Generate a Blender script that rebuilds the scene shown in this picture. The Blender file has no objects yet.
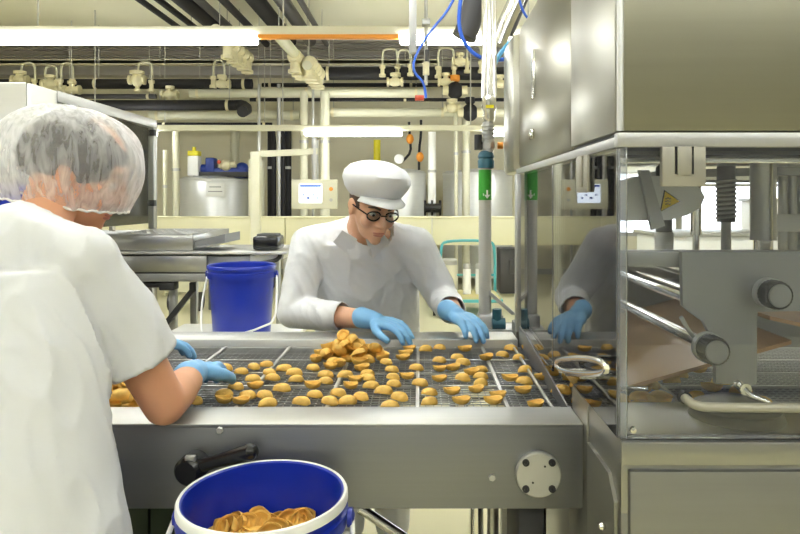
import bpy, bmesh, math, random
from mathutils import Vector, Matrix, noise
random.seed(7)
V = Vector
PI = math.pi
sc = bpy.context.scene
C = sc.collection
F = 650.0
CZ = 1.37
def X(px, d): return (px-420)*d/F
def Z(py, d): return CZ-(py-200)*d/F
def P(px, py, d): return V((X(px, d), d, Z(py, d)))

# ------------------------------------------------------------------ materials
def mat(name, col, rough=.5, metal=0., var=.06, scale=6., bump=0., stretch=None, sss=0., emit=None, coat=0., spec=None):
    m = bpy.data.materials.new(name); m.use_nodes = True
    nt = m.node_tree; b = nt.nodes['Principled BSDF']; L = nt.links
    tc = nt.nodes.new('ShaderNodeTexCoord'); mp = nt.nodes.new('ShaderNodeMapping')
    L.new(tc.outputs['Object'], mp.inputs['Vector'])
    if stretch: mp.inputs['Scale'].default_value = stretch
    n = nt.nodes.new('ShaderNodeTexNoise'); n.inputs['Scale'].default_value = scale; n.inputs['Detail'].default_value = 4
    L.new(mp.outputs['Vector'], n.inputs['Vector'])
    mx = nt.nodes.new('ShaderNodeMix'); mx.data_type = 'RGBA'
    mx.inputs[6].default_value = (*[max(0, c*(1-var)) for c in col], 1)
    mx.inputs[7].default_value = (*[min(1, c*(1+var)) for c in col], 1)
    L.new(n.outputs['Fac'], mx.inputs[0]); L.new(mx.outputs[2], b.inputs['Base Color'])
    b.inputs['Roughness'].default_value = rough; b.inputs['Metallic'].default_value = metal
    if coat: b.inputs['Coat Weight'].default_value = coat
    if spec is not None: b.inputs['Specular IOR Level'].default_value = spec
    if sss:
        b.inputs['Subsurface Weight'].default_value = sss; b.inputs['Subsurface Radius'].default_value = (.012, .005, .003)
    if bump:
        bp = nt.nodes.new('ShaderNodeBump'); bp.inputs['Strength'].default_value = bump; bp.inputs['Distance'].default_value = .01
        L.new(n.outputs['Fac'], bp.inputs['Height']); L.new(bp.outputs['Normal'], b.inputs['Normal'])
    if emit:
        b.inputs['Emission Color'].default_value = (*emit[0], 1); b.inputs['Emission Strength'].default_value = emit[1]
    return m
def steel(name, col, rough, scale=3., stretch=(1, 1, 40), bump=.02, var=.05, aniso=0.):
    m = mat(name, col, rough, 1., var, scale, bump, stretch)
    return m
def glass(name, tint=(.96, .975, .98), refl=1.0, haze=0.0):
    m = bpy.data.materials.new(name); m.use_nodes = True
    nt = m.node_tree; nt.nodes.clear(); L = nt.links
    out = nt.nodes.new('ShaderNodeOutputMaterial'); mix = nt.nodes.new('ShaderNodeMixShader')
    t = nt.nodes.new('ShaderNodeBsdfTransparent'); t.inputs[0].default_value = (*tint, 1)
    g = nt.nodes.new('ShaderNodeBsdfGlossy'); g.inputs['Roughness'].default_value = .02; g.inputs[0].default_value = (1, 1, 1, 1)
    fr = nt.nodes.new('ShaderNodeFresnel'); fr.inputs[0].default_value = 1.45
    mu = nt.nodes.new('ShaderNodeMath'); mu.operation = 'MULTIPLY'; mu.inputs[1].default_value = refl
    n = nt.nodes.new('ShaderNodeTexNoise'); n.inputs['Scale'].default_value = 3
    L.new(fr.outputs[0], mu.inputs[0]); L.new(mu.outputs[0], mix.inputs[0])
    if haze:
        d = nt.nodes.new('ShaderNodeBsdfDiffuse'); d.inputs[0].default_value = (.9, .9, .92, 1)
        m2 = nt.nodes.new('ShaderNodeMixShader')
        hm = nt.nodes.new('ShaderNodeMath'); hm.operation = 'MULTIPLY'; hm.inputs[1].default_value = haze*2
        L.new(n.outputs['Fac'], hm.inputs[0]); L.new(hm.outputs[0], m2.inputs[0])
        L.new(t.outputs[0], m2.inputs[1]); L.new(d.outputs[0], m2.inputs[2]); L.new(m2.outputs[0], mix.inputs[1])
    else:
        L.new(t.outputs[0], mix.inputs[1])
    L.new(g.outputs[0], mix.inputs[2]); L.new(mix.outputs[0], out.inputs[0])
    return m
M = {}
M['cream'] = mat('cream_paint', (.66, .64, .50), .5, 0, .03, 3)
M['wallgrey'] = mat('pale_grey_wall', (.36, .36, .34), .7, 0, .03, 1.5)
M['wall'] = mat('wall_paint', (.74, .70, .55), .7, 0, .03, 1.5)
M['ceil'] = mat('ceiling_paint', (.93, .91, .76), .8, 0, .03, 1.5)
M['floor'] = mat('floor_resin', (.70, .66, .44), .28, 0, .06, 2, .03)
M['band'] = mat('barrier_paint', (.87, .84, .60), .35, 0, .02, 2)
M['steel'] = steel('brushed_steel', (.46, .455, .43), .30)
M['steel_h'] = steel('brushed_steel_across', (.66, .65, .61), .30, 3, (1, 40, 40))
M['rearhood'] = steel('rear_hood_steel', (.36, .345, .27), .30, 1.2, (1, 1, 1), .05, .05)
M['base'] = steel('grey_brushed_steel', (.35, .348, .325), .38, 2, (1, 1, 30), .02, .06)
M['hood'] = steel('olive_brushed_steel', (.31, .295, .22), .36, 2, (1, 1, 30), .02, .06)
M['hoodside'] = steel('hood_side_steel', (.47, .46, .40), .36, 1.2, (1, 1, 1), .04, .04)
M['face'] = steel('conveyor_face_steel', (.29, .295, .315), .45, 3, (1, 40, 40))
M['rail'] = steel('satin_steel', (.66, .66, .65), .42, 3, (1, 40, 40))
M['chrome'] = steel('polished_steel', (.80, .79, .76), .14, 5, (1, 1, 1), 0)
M['alu'] = mat('anodised_metal', (.50, .50, .49), .40, .7, .04, 8)
M['grey'] = mat('grey_plastic', (.50, .49, .45), .45, 0, .03, 8)
M['hinge'] = mat('hinge_metal', (.36, .345, .29), .42, .4, .03, 8)
M['plate'] = mat('grey_machined_plate', (.32, .32, .31), .42, .55, .05, 5)
M['dark'] = mat('dark_rubber', (.03, .03, .032), .5, 0, .1, 10)
M['black'] = mat('black_plastic', (.012, .012, .013), .22, 0, .1, 10)
M['insul'] = mat('black_insulation', (.016, .015, .018), .6, 0, .15, 12, .1, spec=.35)
M['dgrey'] = mat('dark_grey_duct', (.065, .062, .063), .5, 0, .15, 10, .1)
M['white'] = mat('white_plastic', (.86, .86, .84), .4, 0, .02, 6)
M['pipe'] = mat('cream_pipe', (.66, .645, .50), .42, 0, .05, 5)
M['ivory'] = mat('ivory_valve', (.74, .68, .46), .45, 0, .10, 14, .1)
M['tank'] = mat('tank_steel', (.72, .73, .72), .38, .5, .05, 3, 0, (1, 1, 8))
M['blue'] = mat('blue_bucket_plastic', (.008, .028, .37), .30, 0, .05, 6, spec=.5)
M['bluehose'] = mat('blue_hose', (.03, .12, .62), .3, 0, .05, 8)
M['cyan'] = mat('pale_blue_hose', (.10, .42, .75), .3, 0, .05, 8)
M['teal'] = mat('teal_tube', (.12, .50, .55), .35, 0, .05, 8)
M['petrol'] = mat('petrol_blue_fitting', (.02, .10, .14), .4, 0, .1, 8)
M['green'] = mat('green_label', (.04, .34, .03), .45, 0, .05, 8)
M['crate'] = mat('dark_green_plastic', (.012, .03, .016), .45, 0, .1, 8)
M['orange'] = mat('orange_cable', (.80, .30, .03), .5, 0, .08, 8)
M['yellow'] = mat('yellow_plastic', (.90, .80, .02), .4, 0, .05, 8)
M['sign'] = mat('yellow_sign', (.85, .58, .01), .4, 0, .03, 8)
M['red'] = mat('red_plastic', (.65, .08, .03), .4, 0, .05, 8)
M['bluepump'] = mat('blue_motor', (.01, .04, .28), .4, 0, .08, 8)
M['board'] = mat('plywood', (.62, .55, .26), .6, 0, .1, 6, 0, (1, 8, 1))
M['belt'] = steel('belt_wire', (.50, .50, .50), .35, 6, (1, 1, 1), 0)
M['bed'] = mat('belt_bed', (.13, .13, .135), .35, .5, .25, 8, .05, (1, 12, 1))
M['tanpan'] = mat('tan_sheet', (.46, .25, .11), .38, 0, .10, 4)
M['creampan'] = mat('cream_tray', (.82, .78, .56), .5, 0, .05, 6)
M['biscuit'] = mat('baked_biscuit', (.82, .49, .11), .55, 0, .28, 60, .25)
M['skin'] = mat('skin', (.72, .36, .21), .5, 0, .07, 18, .03, sss=.12)
M['skin2'] = mat('fair_skin', (.74, .42, .28), .5, 0, .07, 18, .03, sss=.12)
M['shirt'] = mat('white_cotton', (.68, .69, .72), .85, 0, .02, 40, .04)
M['coat'] = mat('white_coat_cotton', (.79, .80, .84), .85, 0, .02, 40, .04)
M['trouser'] = mat('white_trouser_cotton', (.80, .80, .80), .85, 0, .02, 40, .04)
M['hair'] = mat('dark_hair', (.035, .028, .03), .5, 0, .5, 25, .3, (1, 1, 5))
M['hair2'] = mat('brown_hair', (.10, .06, .04), .5, 0, .4, 25, .3, (1, 1, 5))
M['glove'] = mat('blue_nitrile', (.22, .50, .86), .45, 0, .06, 16, .06)
M['eye'] = mat('eye_white', (.85, .83, .8), .2, 0, .02, 5)
M['lip'] = mat('lip', (.55, .22, .17), .5, 0, .05, 20)
M['shoe'] = mat('white_shoe', (.75, .75, .74), .5, 0, .03, 10)
M['screen'] = mat('screen', (.75, .82, .92), .25, 0, .04, 30, emit=((.72, .82, 1), .7))
M['tube'] = mat('lit_diffuser', (1, 1, .95), .5, 0, 0, 5, emit=((.95, .98, 1.0), 9.5))
M['corr'] = mat('grey_ribbed_metal', (.40, .38, .37), .5, .3, .1, 4, 0, (1, 1, 30))
M['glass'] = glass('clear_guard', (.965, .978, .99), 1.0, .016)
M['edge'] = glass('guard_edge', (.70, .74, .80), 1.0, .14)
M['paneglass'] = glass('window_pane')

M['paper'] = mat('paper', (.86, .86, .84), .7, 0, .02, 10)
M['ink'] = mat('grey_ink', (.30, .30, .32), .7, 0, .02, 10)
M['ext'] = mat('pale_render', (.85, .85, .83), .8, 0, .03, 2)
# gauzy hair net
def netmat():
    m = bpy.data.materials.new('net_gauze'); m.use_nodes = True
    nt = m.node_tree; nt.nodes.clear(); L = nt.links
    out = nt.nodes.new('ShaderNodeOutputMaterial'); mix = nt.nodes.new('ShaderNodeMixShader')
    t = nt.nodes.new('ShaderNodeBsdfTransparent')
    d = nt.nodes.new('ShaderNodeBsdfDiffuse'); d.inputs[0].default_value = (.93, .93, .95, 1)
    tr = nt.nodes.new('ShaderNodeBsdfTranslucent'); tr.inputs[0].default_value = (.93, .93, .95, 1)
    md = nt.nodes.new('ShaderNodeMixShader'); md.inputs[0].default_value = .25
    L.new(d.outputs[0], md.inputs[1]); L.new(tr.outputs[0], md.inputs[2])
    tc = nt.nodes.new('ShaderNodeTexCoord'); mp = nt.nodes.new('ShaderNodeMapping')
    mp.inputs['Scale'].default_value = (46, 46, 9); mp.inputs['Rotation'].default_value = (.25, .55, 0)
    n = nt.nodes.new('ShaderNodeTexNoise'); n.inputs['Scale'].default_value = 1.6; n.inputs['Detail'].default_value = 6; n.inputs['Distortion'].default_value = .8
    L.new(tc.outputs['Object'], mp.inputs[0]); L.new(mp.outputs[0], n.inputs['Vector'])
    r = nt.nodes.new('ShaderNodeValToRGB')
    r.color_ramp.elements[0].position = .34; r.color_ramp.elements[0].color = (.09, .09, .09, 1)
    r.color_ramp.elements[1].position = .70; r.color_ramp.elements[1].color = (.52, .52, .52, 1)
    L.new(n.outputs['Fac'], r.inputs[0])
    lw = nt.nodes.new('ShaderNodeLayerWeight'); lw.inputs[0].default_value = .45
    ad = nt.nodes.new('ShaderNodeMath'); ad.operation = 'MULTIPLY_ADD'; ad.inputs[1].default_value = .55; ad.use_clamp = True
    L.new(lw.outputs['Facing'], ad.inputs[0]); L.new(r.outputs[0], ad.inputs[2])
    L.new(ad.outputs[0], mix.inputs[0]); L.new(t.outputs[0], mix.inputs[1]); L.new(md.outputs[0], mix.inputs[2]); L.new(mix.outputs[0], out.inputs[0])
    return m
M['net'] = netmat()

# ------------------------------------------------------------------ mesh builder
class MB:
    def __init__(s): s.b = bmesh.new()
    def box(s, x0, x1, y0, y1, z0, z1, bev=0., rot=None, piv=None):
        r = bmesh.ops.create_cube(s.b, size=1)
        vs = r['verts']
        for v in vs: v.co = V(((x0+x1)/2+v.co.x*(x1-x0), (y0+y1)/2+v.co.y*(y1-y0), (z0+z1)/2+v.co.z*(z1-z0)))
        if rot is not None:
            p = piv if piv is not None else V(((x0+x1)/2, (y0+y1)/2, (z0+z1)/2))
            for v in vs: v.co = p+rot@(v.co-p)
        if bev:
            es = list({e for v in vs for e in v.link_edges})
            bmesh.ops.bevel(s.b, geom=es, offset=bev, segments=2, profile=.5, affect='EDGES', clamp_overlap=True)
        return s
    def ring(s, c, a, b, n, e=2.):
        out = []
        for i in range(n):
            t = 2*PI*i/n; ct, st = math.cos(t), math.sin(t)
            if e != 2.:
                ct = math.copysign(abs(ct)**(2/e), ct); st = math.copysign(abs(st)**(2/e), st)
            out.append(s.b.verts.new(c+a*ct+b*st))
        return out
    def loft(s, rings, cap=True, closed=False):
        n = len(rings[0])
        for r0, r1 in zip(rings, rings[1:]+([rings[0]] if closed else [])):
            for i in range(n):
                s.b.faces.new((r0[i], r0[(i+1) % n], r1[(i+1) % n], r1[i]))
        if cap and not closed:
            s.b.faces.new(rings[0][::-1]); s.b.faces.new(rings[-1])
        return s
    def cyl(s, p0, p1, r0, r1=None, n=16, cap=True):
        p0, p1 = V(p0), V(p1); r1 = r0 if r1 is None else r1
        d = (p1-p0).normalized(); a = d.orthogonal().normalized(); b = d.cross(a)
        return s.loft([s.ring(p0, a*r0, b*r0, n), s.ring(p1, a*r1, b*r1, n)], cap)
    def tube(s, pts, r, n=10, smooth=0, cap=True, closed=False, rs=None):
        pts = [V(p) for p in pts]
        for _ in range(smooth):
            q = [] if closed else [pts[0]]
            m = len(pts)
            for i in range(m if closed else m-1):
                a, b = pts[i], pts[(i+1) % m]
                q += [a*.75+b*.25, a*.25+b*.75]
            if not closed: q.append(pts[-1])
            pts = q
        rings = []; ref = None; m = len(pts)
        for i, p in enumerate(pts):
            if closed: d = (pts[(i+1) % m]-pts[i-1]).normalized()
            else: d = (pts[min(i+1, m-1)]-pts[max(i-1, 0)]).normalized()
            if ref is None: ref = d.orthogonal().normalized()
            a = (ref-d*ref.dot(d)).normalized(); ref = a; b = d.cross(a)
            rr = r if rs is None else rs[min(i*len(rs)//m, len(rs)-1)]
            rings.append(s.ring(p, a*rr, b*rr, n))
        return s.loft(rings, cap, closed)
    def lathe(s, prof, c, axis=(0, 0, 1), n=32, cap0=False, cap1=False):
        d = V(axis).normalized(); a = d.orthogonal().normalized(); b = d.cross(a); c = V(c)
        rings = [s.ring(c+d*h, a*max(r, 1e-5), b*max(r, 1e-5), n) for r, h in prof]
        s.loft(rings, False)
        if cap0: s.b.faces.new(rings[0][::-1])
        if cap1: s.b.faces.new(rings[-1])
        return s
    def prism(s, poly, o, u, v, w):
        """polygon in (u,v) plane at o, extruded by w"""
        o, u, v, w = V(o), V(u), V(v), V(w)
        a = [s.b.verts.new(o+u*p[0]+v*p[1]) for p in poly]
        b = [s.b.verts.new(x.co+w) for x in a]
        n = len(a)
        s.b.faces.new(a[::-1]); s.b.faces.new(b)
        for i in range(n): s.b.faces.new((a[i], a[(i+1) % n], b[(i+1) % n], b[i]))
        return s
    def ell(s, c, r, rot=None, u=20, v=14):
        rr = bmesh.ops.create_uvsphere(s.b, u_segments=u, v_segments=v, radius=1)
        for x in rr['verts']:
            q = V((x.co.x*r[0], x.co.y*r[1], x.co.z*r[2]))
            x.co = V(c)+(rot@q if rot is not None else q)
        return s
    def limb(s, pts, rs, n=18):
        for i, (p, r) in enumerate(zip(pts, rs)):
            s.ell(p, (r, r, r), None, n, 12)
            if i: s.cyl(pts[i-1], p, rs[i-1], r, n)
        return s
    def fix(s):
        bmesh.ops.recalc_face_normals(s.b, faces=s.b.faces)
        for f in s.b.faces: f.smooth = True
        for e in s.b.edges:
            if len(e.link_faces) == 2 and e.calc_face_angle(0) > .6: e.smooth = False
        return s
    def mesh(s, name, off=V((0, 0, 0))):
        s.fix()
        for v in s.b.verts: v.co -= off
        me = bpy.data.meshes.new(name); s.b.to_mesh(me); s.b.free()
        return me
def remesh(mb, vox, it=6, fac=.5):
    me = bpy.data.meshes.new('tmp'); mb.b.to_mesh(me); mb.b.free()
    o = bpy.data.objects.new('tmp', me); C.objects.link(o)
    r = o.modifiers.new('r', 'REMESH'); r.mode = 'VOXEL'; r.voxel_size = vox
    if it:
        q = o.modifiers.new('s', 'SMOOTH'); q.iterations = it; q.factor = fac
    dg = bpy.context.evaluated_depsgraph_get()
    out = bpy.data.meshes.new_from_object(o.evaluated_get(dg))
    bpy.data.objects.remove(o); bpy.data.meshes.remove(me)
    mb2 = MB(); mb2.b.from_mesh(out); bpy.data.meshes.remove(out)
    return mb2

# ------------------------------------------------------------------ objects
def tag(o, label=None, cat=None, group=None, kind=None):
    if label: o['label'] = label
    if cat: o['category'] = cat
    if group: o['group'] = group
    if kind: o['kind'] = kind
    return o
def thing(name, label, cat, loc, group=None):
    o = bpy.data.objects.new(name, None); C.objects.link(o); o.location = V(loc); o.empty_display_size = .1
    return tag(o, label, cat, group)
def root_loc(o):
    l = V((0, 0, 0))
    while o is not None: l = l+V(o.location); o = o.parent
    return l
def part(name, mb, m, parent=None, label=None):
    loc = root_loc(parent) if parent else V((0, 0, 0))
    me = mb.mesh(name, loc); me.materials.append(M[m] if isinstance(m, str) else m)
    o = bpy.data.objects.new(name, me); C.objects.link(o)
    if parent: o.parent = parent
    if label: o['label'] = label
    return o
def single(name, mb, m, label, cat, loc=None, group=None):
    loc = V(loc) if loc is not None else V((0, 0, 0))
    me = mb.mesh(name, loc); me.materials.append(M[m])
    o = bpy.data.objects.new(name, me); C.objects.link(o); o.location = loc
    return tag(o, label, cat, group)
def struct(name, mb, m, parent=None):
    o = part(name, mb, m, parent)
    if not parent: o['kind'] = 'structure'
    return o

# ------------------------------------------------------------------ room
RX0, RX1, RY0, RY1, CEIL = -8.5, 8.5, -4.0, 12.0, 4.0
struct('floor', MB().box(RX0-.2, RX1+.2, RY0-.2, RY1+.2, -.1, 0), 'floor')
struct('ceiling', MB().box(RX0-.2, RX1+.2, RY0-.2, RY1+.2, CEIL, CEIL+.12), 'ceil')
struct('wall_left', MB().box(RX0-.2, RX0, RY0-.2, RY1+.2, 0, CEIL), 'wall')
struct('wall_right', MB().box(RX1, RX1+.2, RY0-.2, RY1+.2, 0, CEIL), 'wall')
struct('wall_front', MB().box(RX0, RX1, RY0-.2, RY0, 0, CEIL), 'wallgrey')
WX0, WX1, WZ0, WZ1 = 3.2, 8.0, .70, 2.45
w = MB()
w.box(RX0, WX0, RY1, RY1+.2, 0, CEIL); w.box(WX1, RX1, RY1, RY1+.2, 0, CEIL)
w.box(WX0, WX1, RY1, RY1+.2, 0, WZ0); w.box(WX0, WX1, RY1, RY1+.2, WZ1, CEIL)
struct('wall_back', w, 'wall')
for i in range(3):
    a = WX0+i*1.6; b = a+1.6
    f = MB()
    f.box(a, a+.06, RY1+.05, RY1+.13, WZ0, WZ1).box(b-.06, b, RY1+.05, RY1+.13, WZ0, WZ1)
    f.box(a+.06, b-.06, RY1+.05, RY1+.13, WZ0, WZ0+.07).box(a+.06, b-.06, RY1+.05, RY1+.13, WZ1-.07, WZ1)
    f.box(a+.06, b-.06, RY1+.06, RY1+.12, 1.62, 1.67)
    fo = struct('window_%d' % (i+1), f, 'alu')
    part('pane', MB().box(a+.06, b-.06, RY1+.085, RY1+.095, WZ0+.07, WZ1-.07), 'paneglass', fo)
struct('baseboard_back', MB().box(RX0, RX1, RY1-.03, RY1, 0, .1, .005), 'grey')
cr = MB()
for i in range(9):
    y = 10.2+i*.17
    cr.box(RX0, RX1, y, y+.10, 3.86, 3.995)
cr.box(RX0, RX1, 10.15, 11.75, 3.94, 3.998)
struct('trim_1', cr, 'corr')
tb = MB().box(RX0, RX1, 11.7, 11.98, 3.62, 3.93, .01)
struct('trim_2', tb, 'corr')

# ------------------------------------------------------------------ luminaires
def lum_row(y, zb, x0, x1, segs, tagname, group):
    t = thing('light_trunking', tagname, 'light', ((x0+x1)/2, y, zb+.12), group)
    part('housing', MB().box(x0, x1, y-.032, y+.032, zb+.05, zb+.13, .006), 'cream', t)
    for a, b in segs:
        part('diffuser', MB().box(a, b, y-.062, y+.062, zb-.018, zb+.046, .012), 'tube', t)
    rod = MB()
    n = max(2, int((x1-x0)/2.2))
    for i in range(n+1):
        xx = x0+.1+(x1-x0-.2)*i/n
        part('suspension_rod', MB().cyl((xx, y, zb+.14), (xx, y, CEIL), .008, n=8), 'grey', t)
    return t
lum = lum_row(5.7, 2.76, -5.6, 3.2, [(-5.5, X(257, 5.7)), (X(400, 5.7), X(548, 5.7)), (1.6, 3.1)],
        'long cream light trunking nearest the hood, with an orange cable in its gap', 'suspended light trunkings')
part('cable', MB().box(X(259, 5.7), X(399, 5.7), 5.64, 5.70, 2.775, 2.81, .006), 'orange', lum)
lum_row(9.0, Z(136, 9.0)+.02, -4.6, 3.4, [(-4.4, X(156, 9)), (X(305, 9), X(402, 9)), (X(484, 9), X(540, 9)), (2.2, 3.3)],
        'farther light trunking hung low beyond the pipe rack', 'suspended light trunkings')
lum_row(2.1, 2.9, -5.2, 5.2, [(-5, -3.4), (-3.1, -1.5), (-1.2, .4), (.7, 2.3), (2.6, 4.2)],
        'unseen fill light trunking added over the conveyor and the two workers', 'suspended light trunkings')  # row above the view, added as general fill light
lum_row(-1.4, 2.9, -5.2, 5.2, [(-5, -3.4), (-3.1, -1.5), (-1.2, .4), (.7, 2.3), (2.6, 4.2)],
        'unseen fill light trunking added in the aisle in front of the conveyor', 'suspended light trunkings')  # row behind the camera, also added for fill, never in view

# ------------------------------------------------------------------ conveyor
RX = .326
LX = -2.6
BZ = .895                       # wire belt surface
cv = thing('conveyor', 'long stainless wire-mesh conveyor between the two workers', 'conveyor', (-.6, 1.75, 0))
fr = MB().box(LX, RX, 1.30, 1.306, .752, .915, .002).box(LX, RX, 1.30, 1.405, .914, .92, .002).box(LX, RX, 1.399, 1.405, .80, .916, .001)
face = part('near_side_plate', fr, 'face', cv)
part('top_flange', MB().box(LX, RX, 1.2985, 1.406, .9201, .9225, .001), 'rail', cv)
part('far_rail', MB().box(LX, RX-.01, 2.10, 2.225, .76, .92, .004), 'rail', cv)
part('belt_bed', MB().box(LX, 1.25, 1.41, 2.095, .862, .872), 'bed', cv)
wr = MB()
y = 1.425
while y < 2.09:
    wr.box(LX, 1.25, y-.0011, y+.0011, BZ-.004, BZ-.0015); y += .0185
xx = -1.3
while xx < 1.2:
    wr.box(xx-.0011, xx+.0011, 1.412, 2.093, BZ-.0065, BZ-.004); xx += .0185
part('wire_mesh', wr, 'belt', cv)
for py in (348, 360, 373, 386):
    yy = (CZ-BZ)*F/(py-200)
    part('carrier_strip', MB().box(LX, 1.25, yy-.003, yy+.003, BZ-.004, BZ+.001), 'rail', cv)
for k in range(-7, 5):
    xc = -.006+.2065*k
    part('flight_bar', MB().box(xc-.0045, xc+.0045, 1.412, 2.093, BZ-.006, BZ+.004, .001), 'rail', cv)
for a, b, y0, y1 in ((-.10, -.012, 1.43, 1.56), (.0, .07, 1.43, 1.56), (.085, .105, 1.43, 1.60)):
    part('drip_tray', MB().box(a, b, y0, y1, .876, .882, .002), 'creampan', cv)
for cx, cy in ((.145, 1.66), (.16, 1.53), (.175, 1.45), (.12, 1.80)):
    part('guide_disc', MB().lathe([(0, -.003), (.045, -.003), (.048, 0), (.045, .003), (0, .003)], (cx, cy, .8815), (0, 0, 1), 28), 'creampan', cv)
# flange with four screws
fc = P(538, 473.5, 1.298); fc.y = 1.3
fl = part('bearing_flange', MB().lathe([(0, .012), (.043, .012), (.0455, .009), (.0455, 0)], fc, (0, -1, 0), 40), 'alu', cv)
for sx, sy in ((-1, 1), (1, 1), (-1, -1), (1, -1)):
    c = fc+V((sx*.026, -.012, sy*.026))
    part('screw', MB().lathe([(0, .0005), (.003, .0005), (.0035, .004), (.007, .004), (.0072, 0)], c, (0, -1, 0), 12), 'dark', fl)
for dx, dz in ((.012, .018), (-.012, -.014)):
    part('grub_screw', MB().lathe([(0, .0008), (.0022, .0008), (.0022, 0)], fc+V((dx, -.012, dz)), (0, -1, 0), 8), 'dark', fl)
for px, py in ((220, 430), (492, 477), (300, 560)):
    c = P(px, py, 1.3)
    if c.z < .76: continue
    part('bolt', MB().lathe([(0, .006), (.006, .006), (.0075, .004), (.0075, 0)], c, (0, -1, 0), 6), 'alu', cv)
# crank handle
hub = P(200, 461, 1.3)
ch = part('crank_handle', MB().lathe([(0, .055), (.022, .055), (.027, .050), (.0285, .03), (.027, .008), (.02, 0)], hub, (-.18, -1, -.05), 32), 'black', cv)
h0 = hub+V((-.006, -.035, 0)); h1 = P(250, 452, 1.245)
part('lever', MB().limb([h0, h0.lerp(h1, .5), h1], [.014, .0125, .0165]), 'black', ch)
part('hub_clamp', MB().box(hub.x-.012, hub.x+.008, 1.247, 1.257, hub.z+.016, hub.z+.030, .002), 'alu', ch)
# legs and cross pieces under the conveyor
for lx, ly in ((-1.9, 1.42), (-1.9, 2.1), (.285, 1.37), (.285, 2.1), (-.95, 2.1)):
    lg = part('leg', MB().box(lx-.025, lx+.025, ly-.025, ly+.025, .03, .76, .004), 'steel', cv)
    part('foot', MB().lathe([(0, 0), (.04, 0), (.04, .012), (.014, .03), (.014, .05)], (lx, ly, 0), (0, 0, 1), 20), 'dark', lg)
part('brace', MB().tube([P(360, 508, 1.50), P(415, 545, 1.50), (.26, 1.44, .32)], .012, 12), 'chrome', cv)
part('drive_box', MB().box(.20, .255, 1.33, 1.50, .50, .745, .006), 'dark', cv)
pv = MB().cyl((.135, 1.55, .40), (.135, 1.55, .752), .016).cyl((.07, 1.55, .665), (.135, 1.55, .665), .012).lathe([(.024, -.02), (.024, .02)], (.135, 1.55, .69), (0, 0, 1), 16, True, True)
pv.box(.05, .085, 1.53, 1.57, .645, .685, .004)
part('drain_valve', pv, 'chrome', cv)
part('drain_pipe', MB().cyl((.175, 1.56, .03), (.175, 1.56, .752), .014), 'steel', cv)

# ------------------------------------------------------------------ depositing machine with guard and hood
MX = .33
mc = thing('forming_machine', 'large stainless forming machine with olive hood and clear guard over the belt', 'machine', (.8, 1.6, 0))
MX1 = 1.55
b = MB().box(MX, MX1, 1.07, 2.34, .06, .855, .004)
b.box(MX, MX1, 1.07, 1.275, .85, .975, .006).box(MX, MX1, 2.235, 2.34, .85, .94, .004)
base = part('base_cabinet', b, 'base', mc)
part('front_panel', MB().box(MX+.012, MX1-.02, 1.058, 1.075, .12, .928, .003), 'base', base)
part('lip', MB().box(MX-.001, MX1, 1.062, 1.072, .936, .974, .003), 'base', base)
sp = MB().prism([(1.085, .12), (1.26, .12), (1.26, .90), (1.12, .90), (1.085, .865)], (MX-.006, 0, 0), (0, 1, 0), (0, 0, 1), (.008, 0, 0))
spo = part('side_panel', sp, 'base', base)
part('panel_knob', MB().lathe([(0, .012), (.005, .011), (.007, .006), (.004, 0)], (MX-.006, 1.135, .80), (-1, 0, 0), 14), 'chrome', spo)
for fx in (.42, 1.4):
    for fy in (1.15, 2.25):
        part('foot', MB().cyl((fx, fy, 0), (fx, fy, .07), .03), 'dark', base)
# hood
hb = MB().box(MX, MX1, 1.07, 1.408, 1.483, 1.94, .004)
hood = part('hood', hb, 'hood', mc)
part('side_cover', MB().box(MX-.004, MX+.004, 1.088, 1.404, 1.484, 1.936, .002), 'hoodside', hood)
part('corner_bead', MB().cyl((MX+.001, 1.073, 1.484), (MX+.001, 1.073, 1.938), .006, n=12), 'rail', hood)
rh = MB().box(MX-.003, MX1, 1.410, 2.15, 1.475, 1.935, .012)
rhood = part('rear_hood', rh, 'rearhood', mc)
part('pull_slot', MB().box(MX-.008, MX-.001, 1.845, 1.885, 1.66, 1.80, .003), 'chrome', rhood)
part('catch', MB().box(MX-.012, MX-.002, 1.86, 1.90, 1.545, 1.575, .004), 'chrome', rhood)
part('rear_column', MB().box(MX-.02, MX+.06, 2.19, 2.42, 1.46, 1.936, .02), 'hoodside', mc)
gf = MB().box(MX-.006, MX1, 1.066, 1.086, 1.457, 1.481, .002).box(MX-.006, MX+.014, 1.086, 2.19, 1.457, 1.475, .002)
part('guard_frame', gf, 'alu', mc)
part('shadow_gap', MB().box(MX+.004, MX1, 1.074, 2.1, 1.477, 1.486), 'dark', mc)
# under-hood ceiling plate
part('head_plate', MB().box(MX+.05, MX1-.03, 1.24, 2.12, 1.440, 1.456, .002), 'chrome', mc)
rp = MB()
rp.lathe([(.0, 0), (.34, 0), (.34, -.016), (.30, -.016), (.30, -.008), (0, -.008)], (.95, 1.72, 1.44), (0, 0, 1), 48)
part('head_ring', rp, 'plate', mc)
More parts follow.
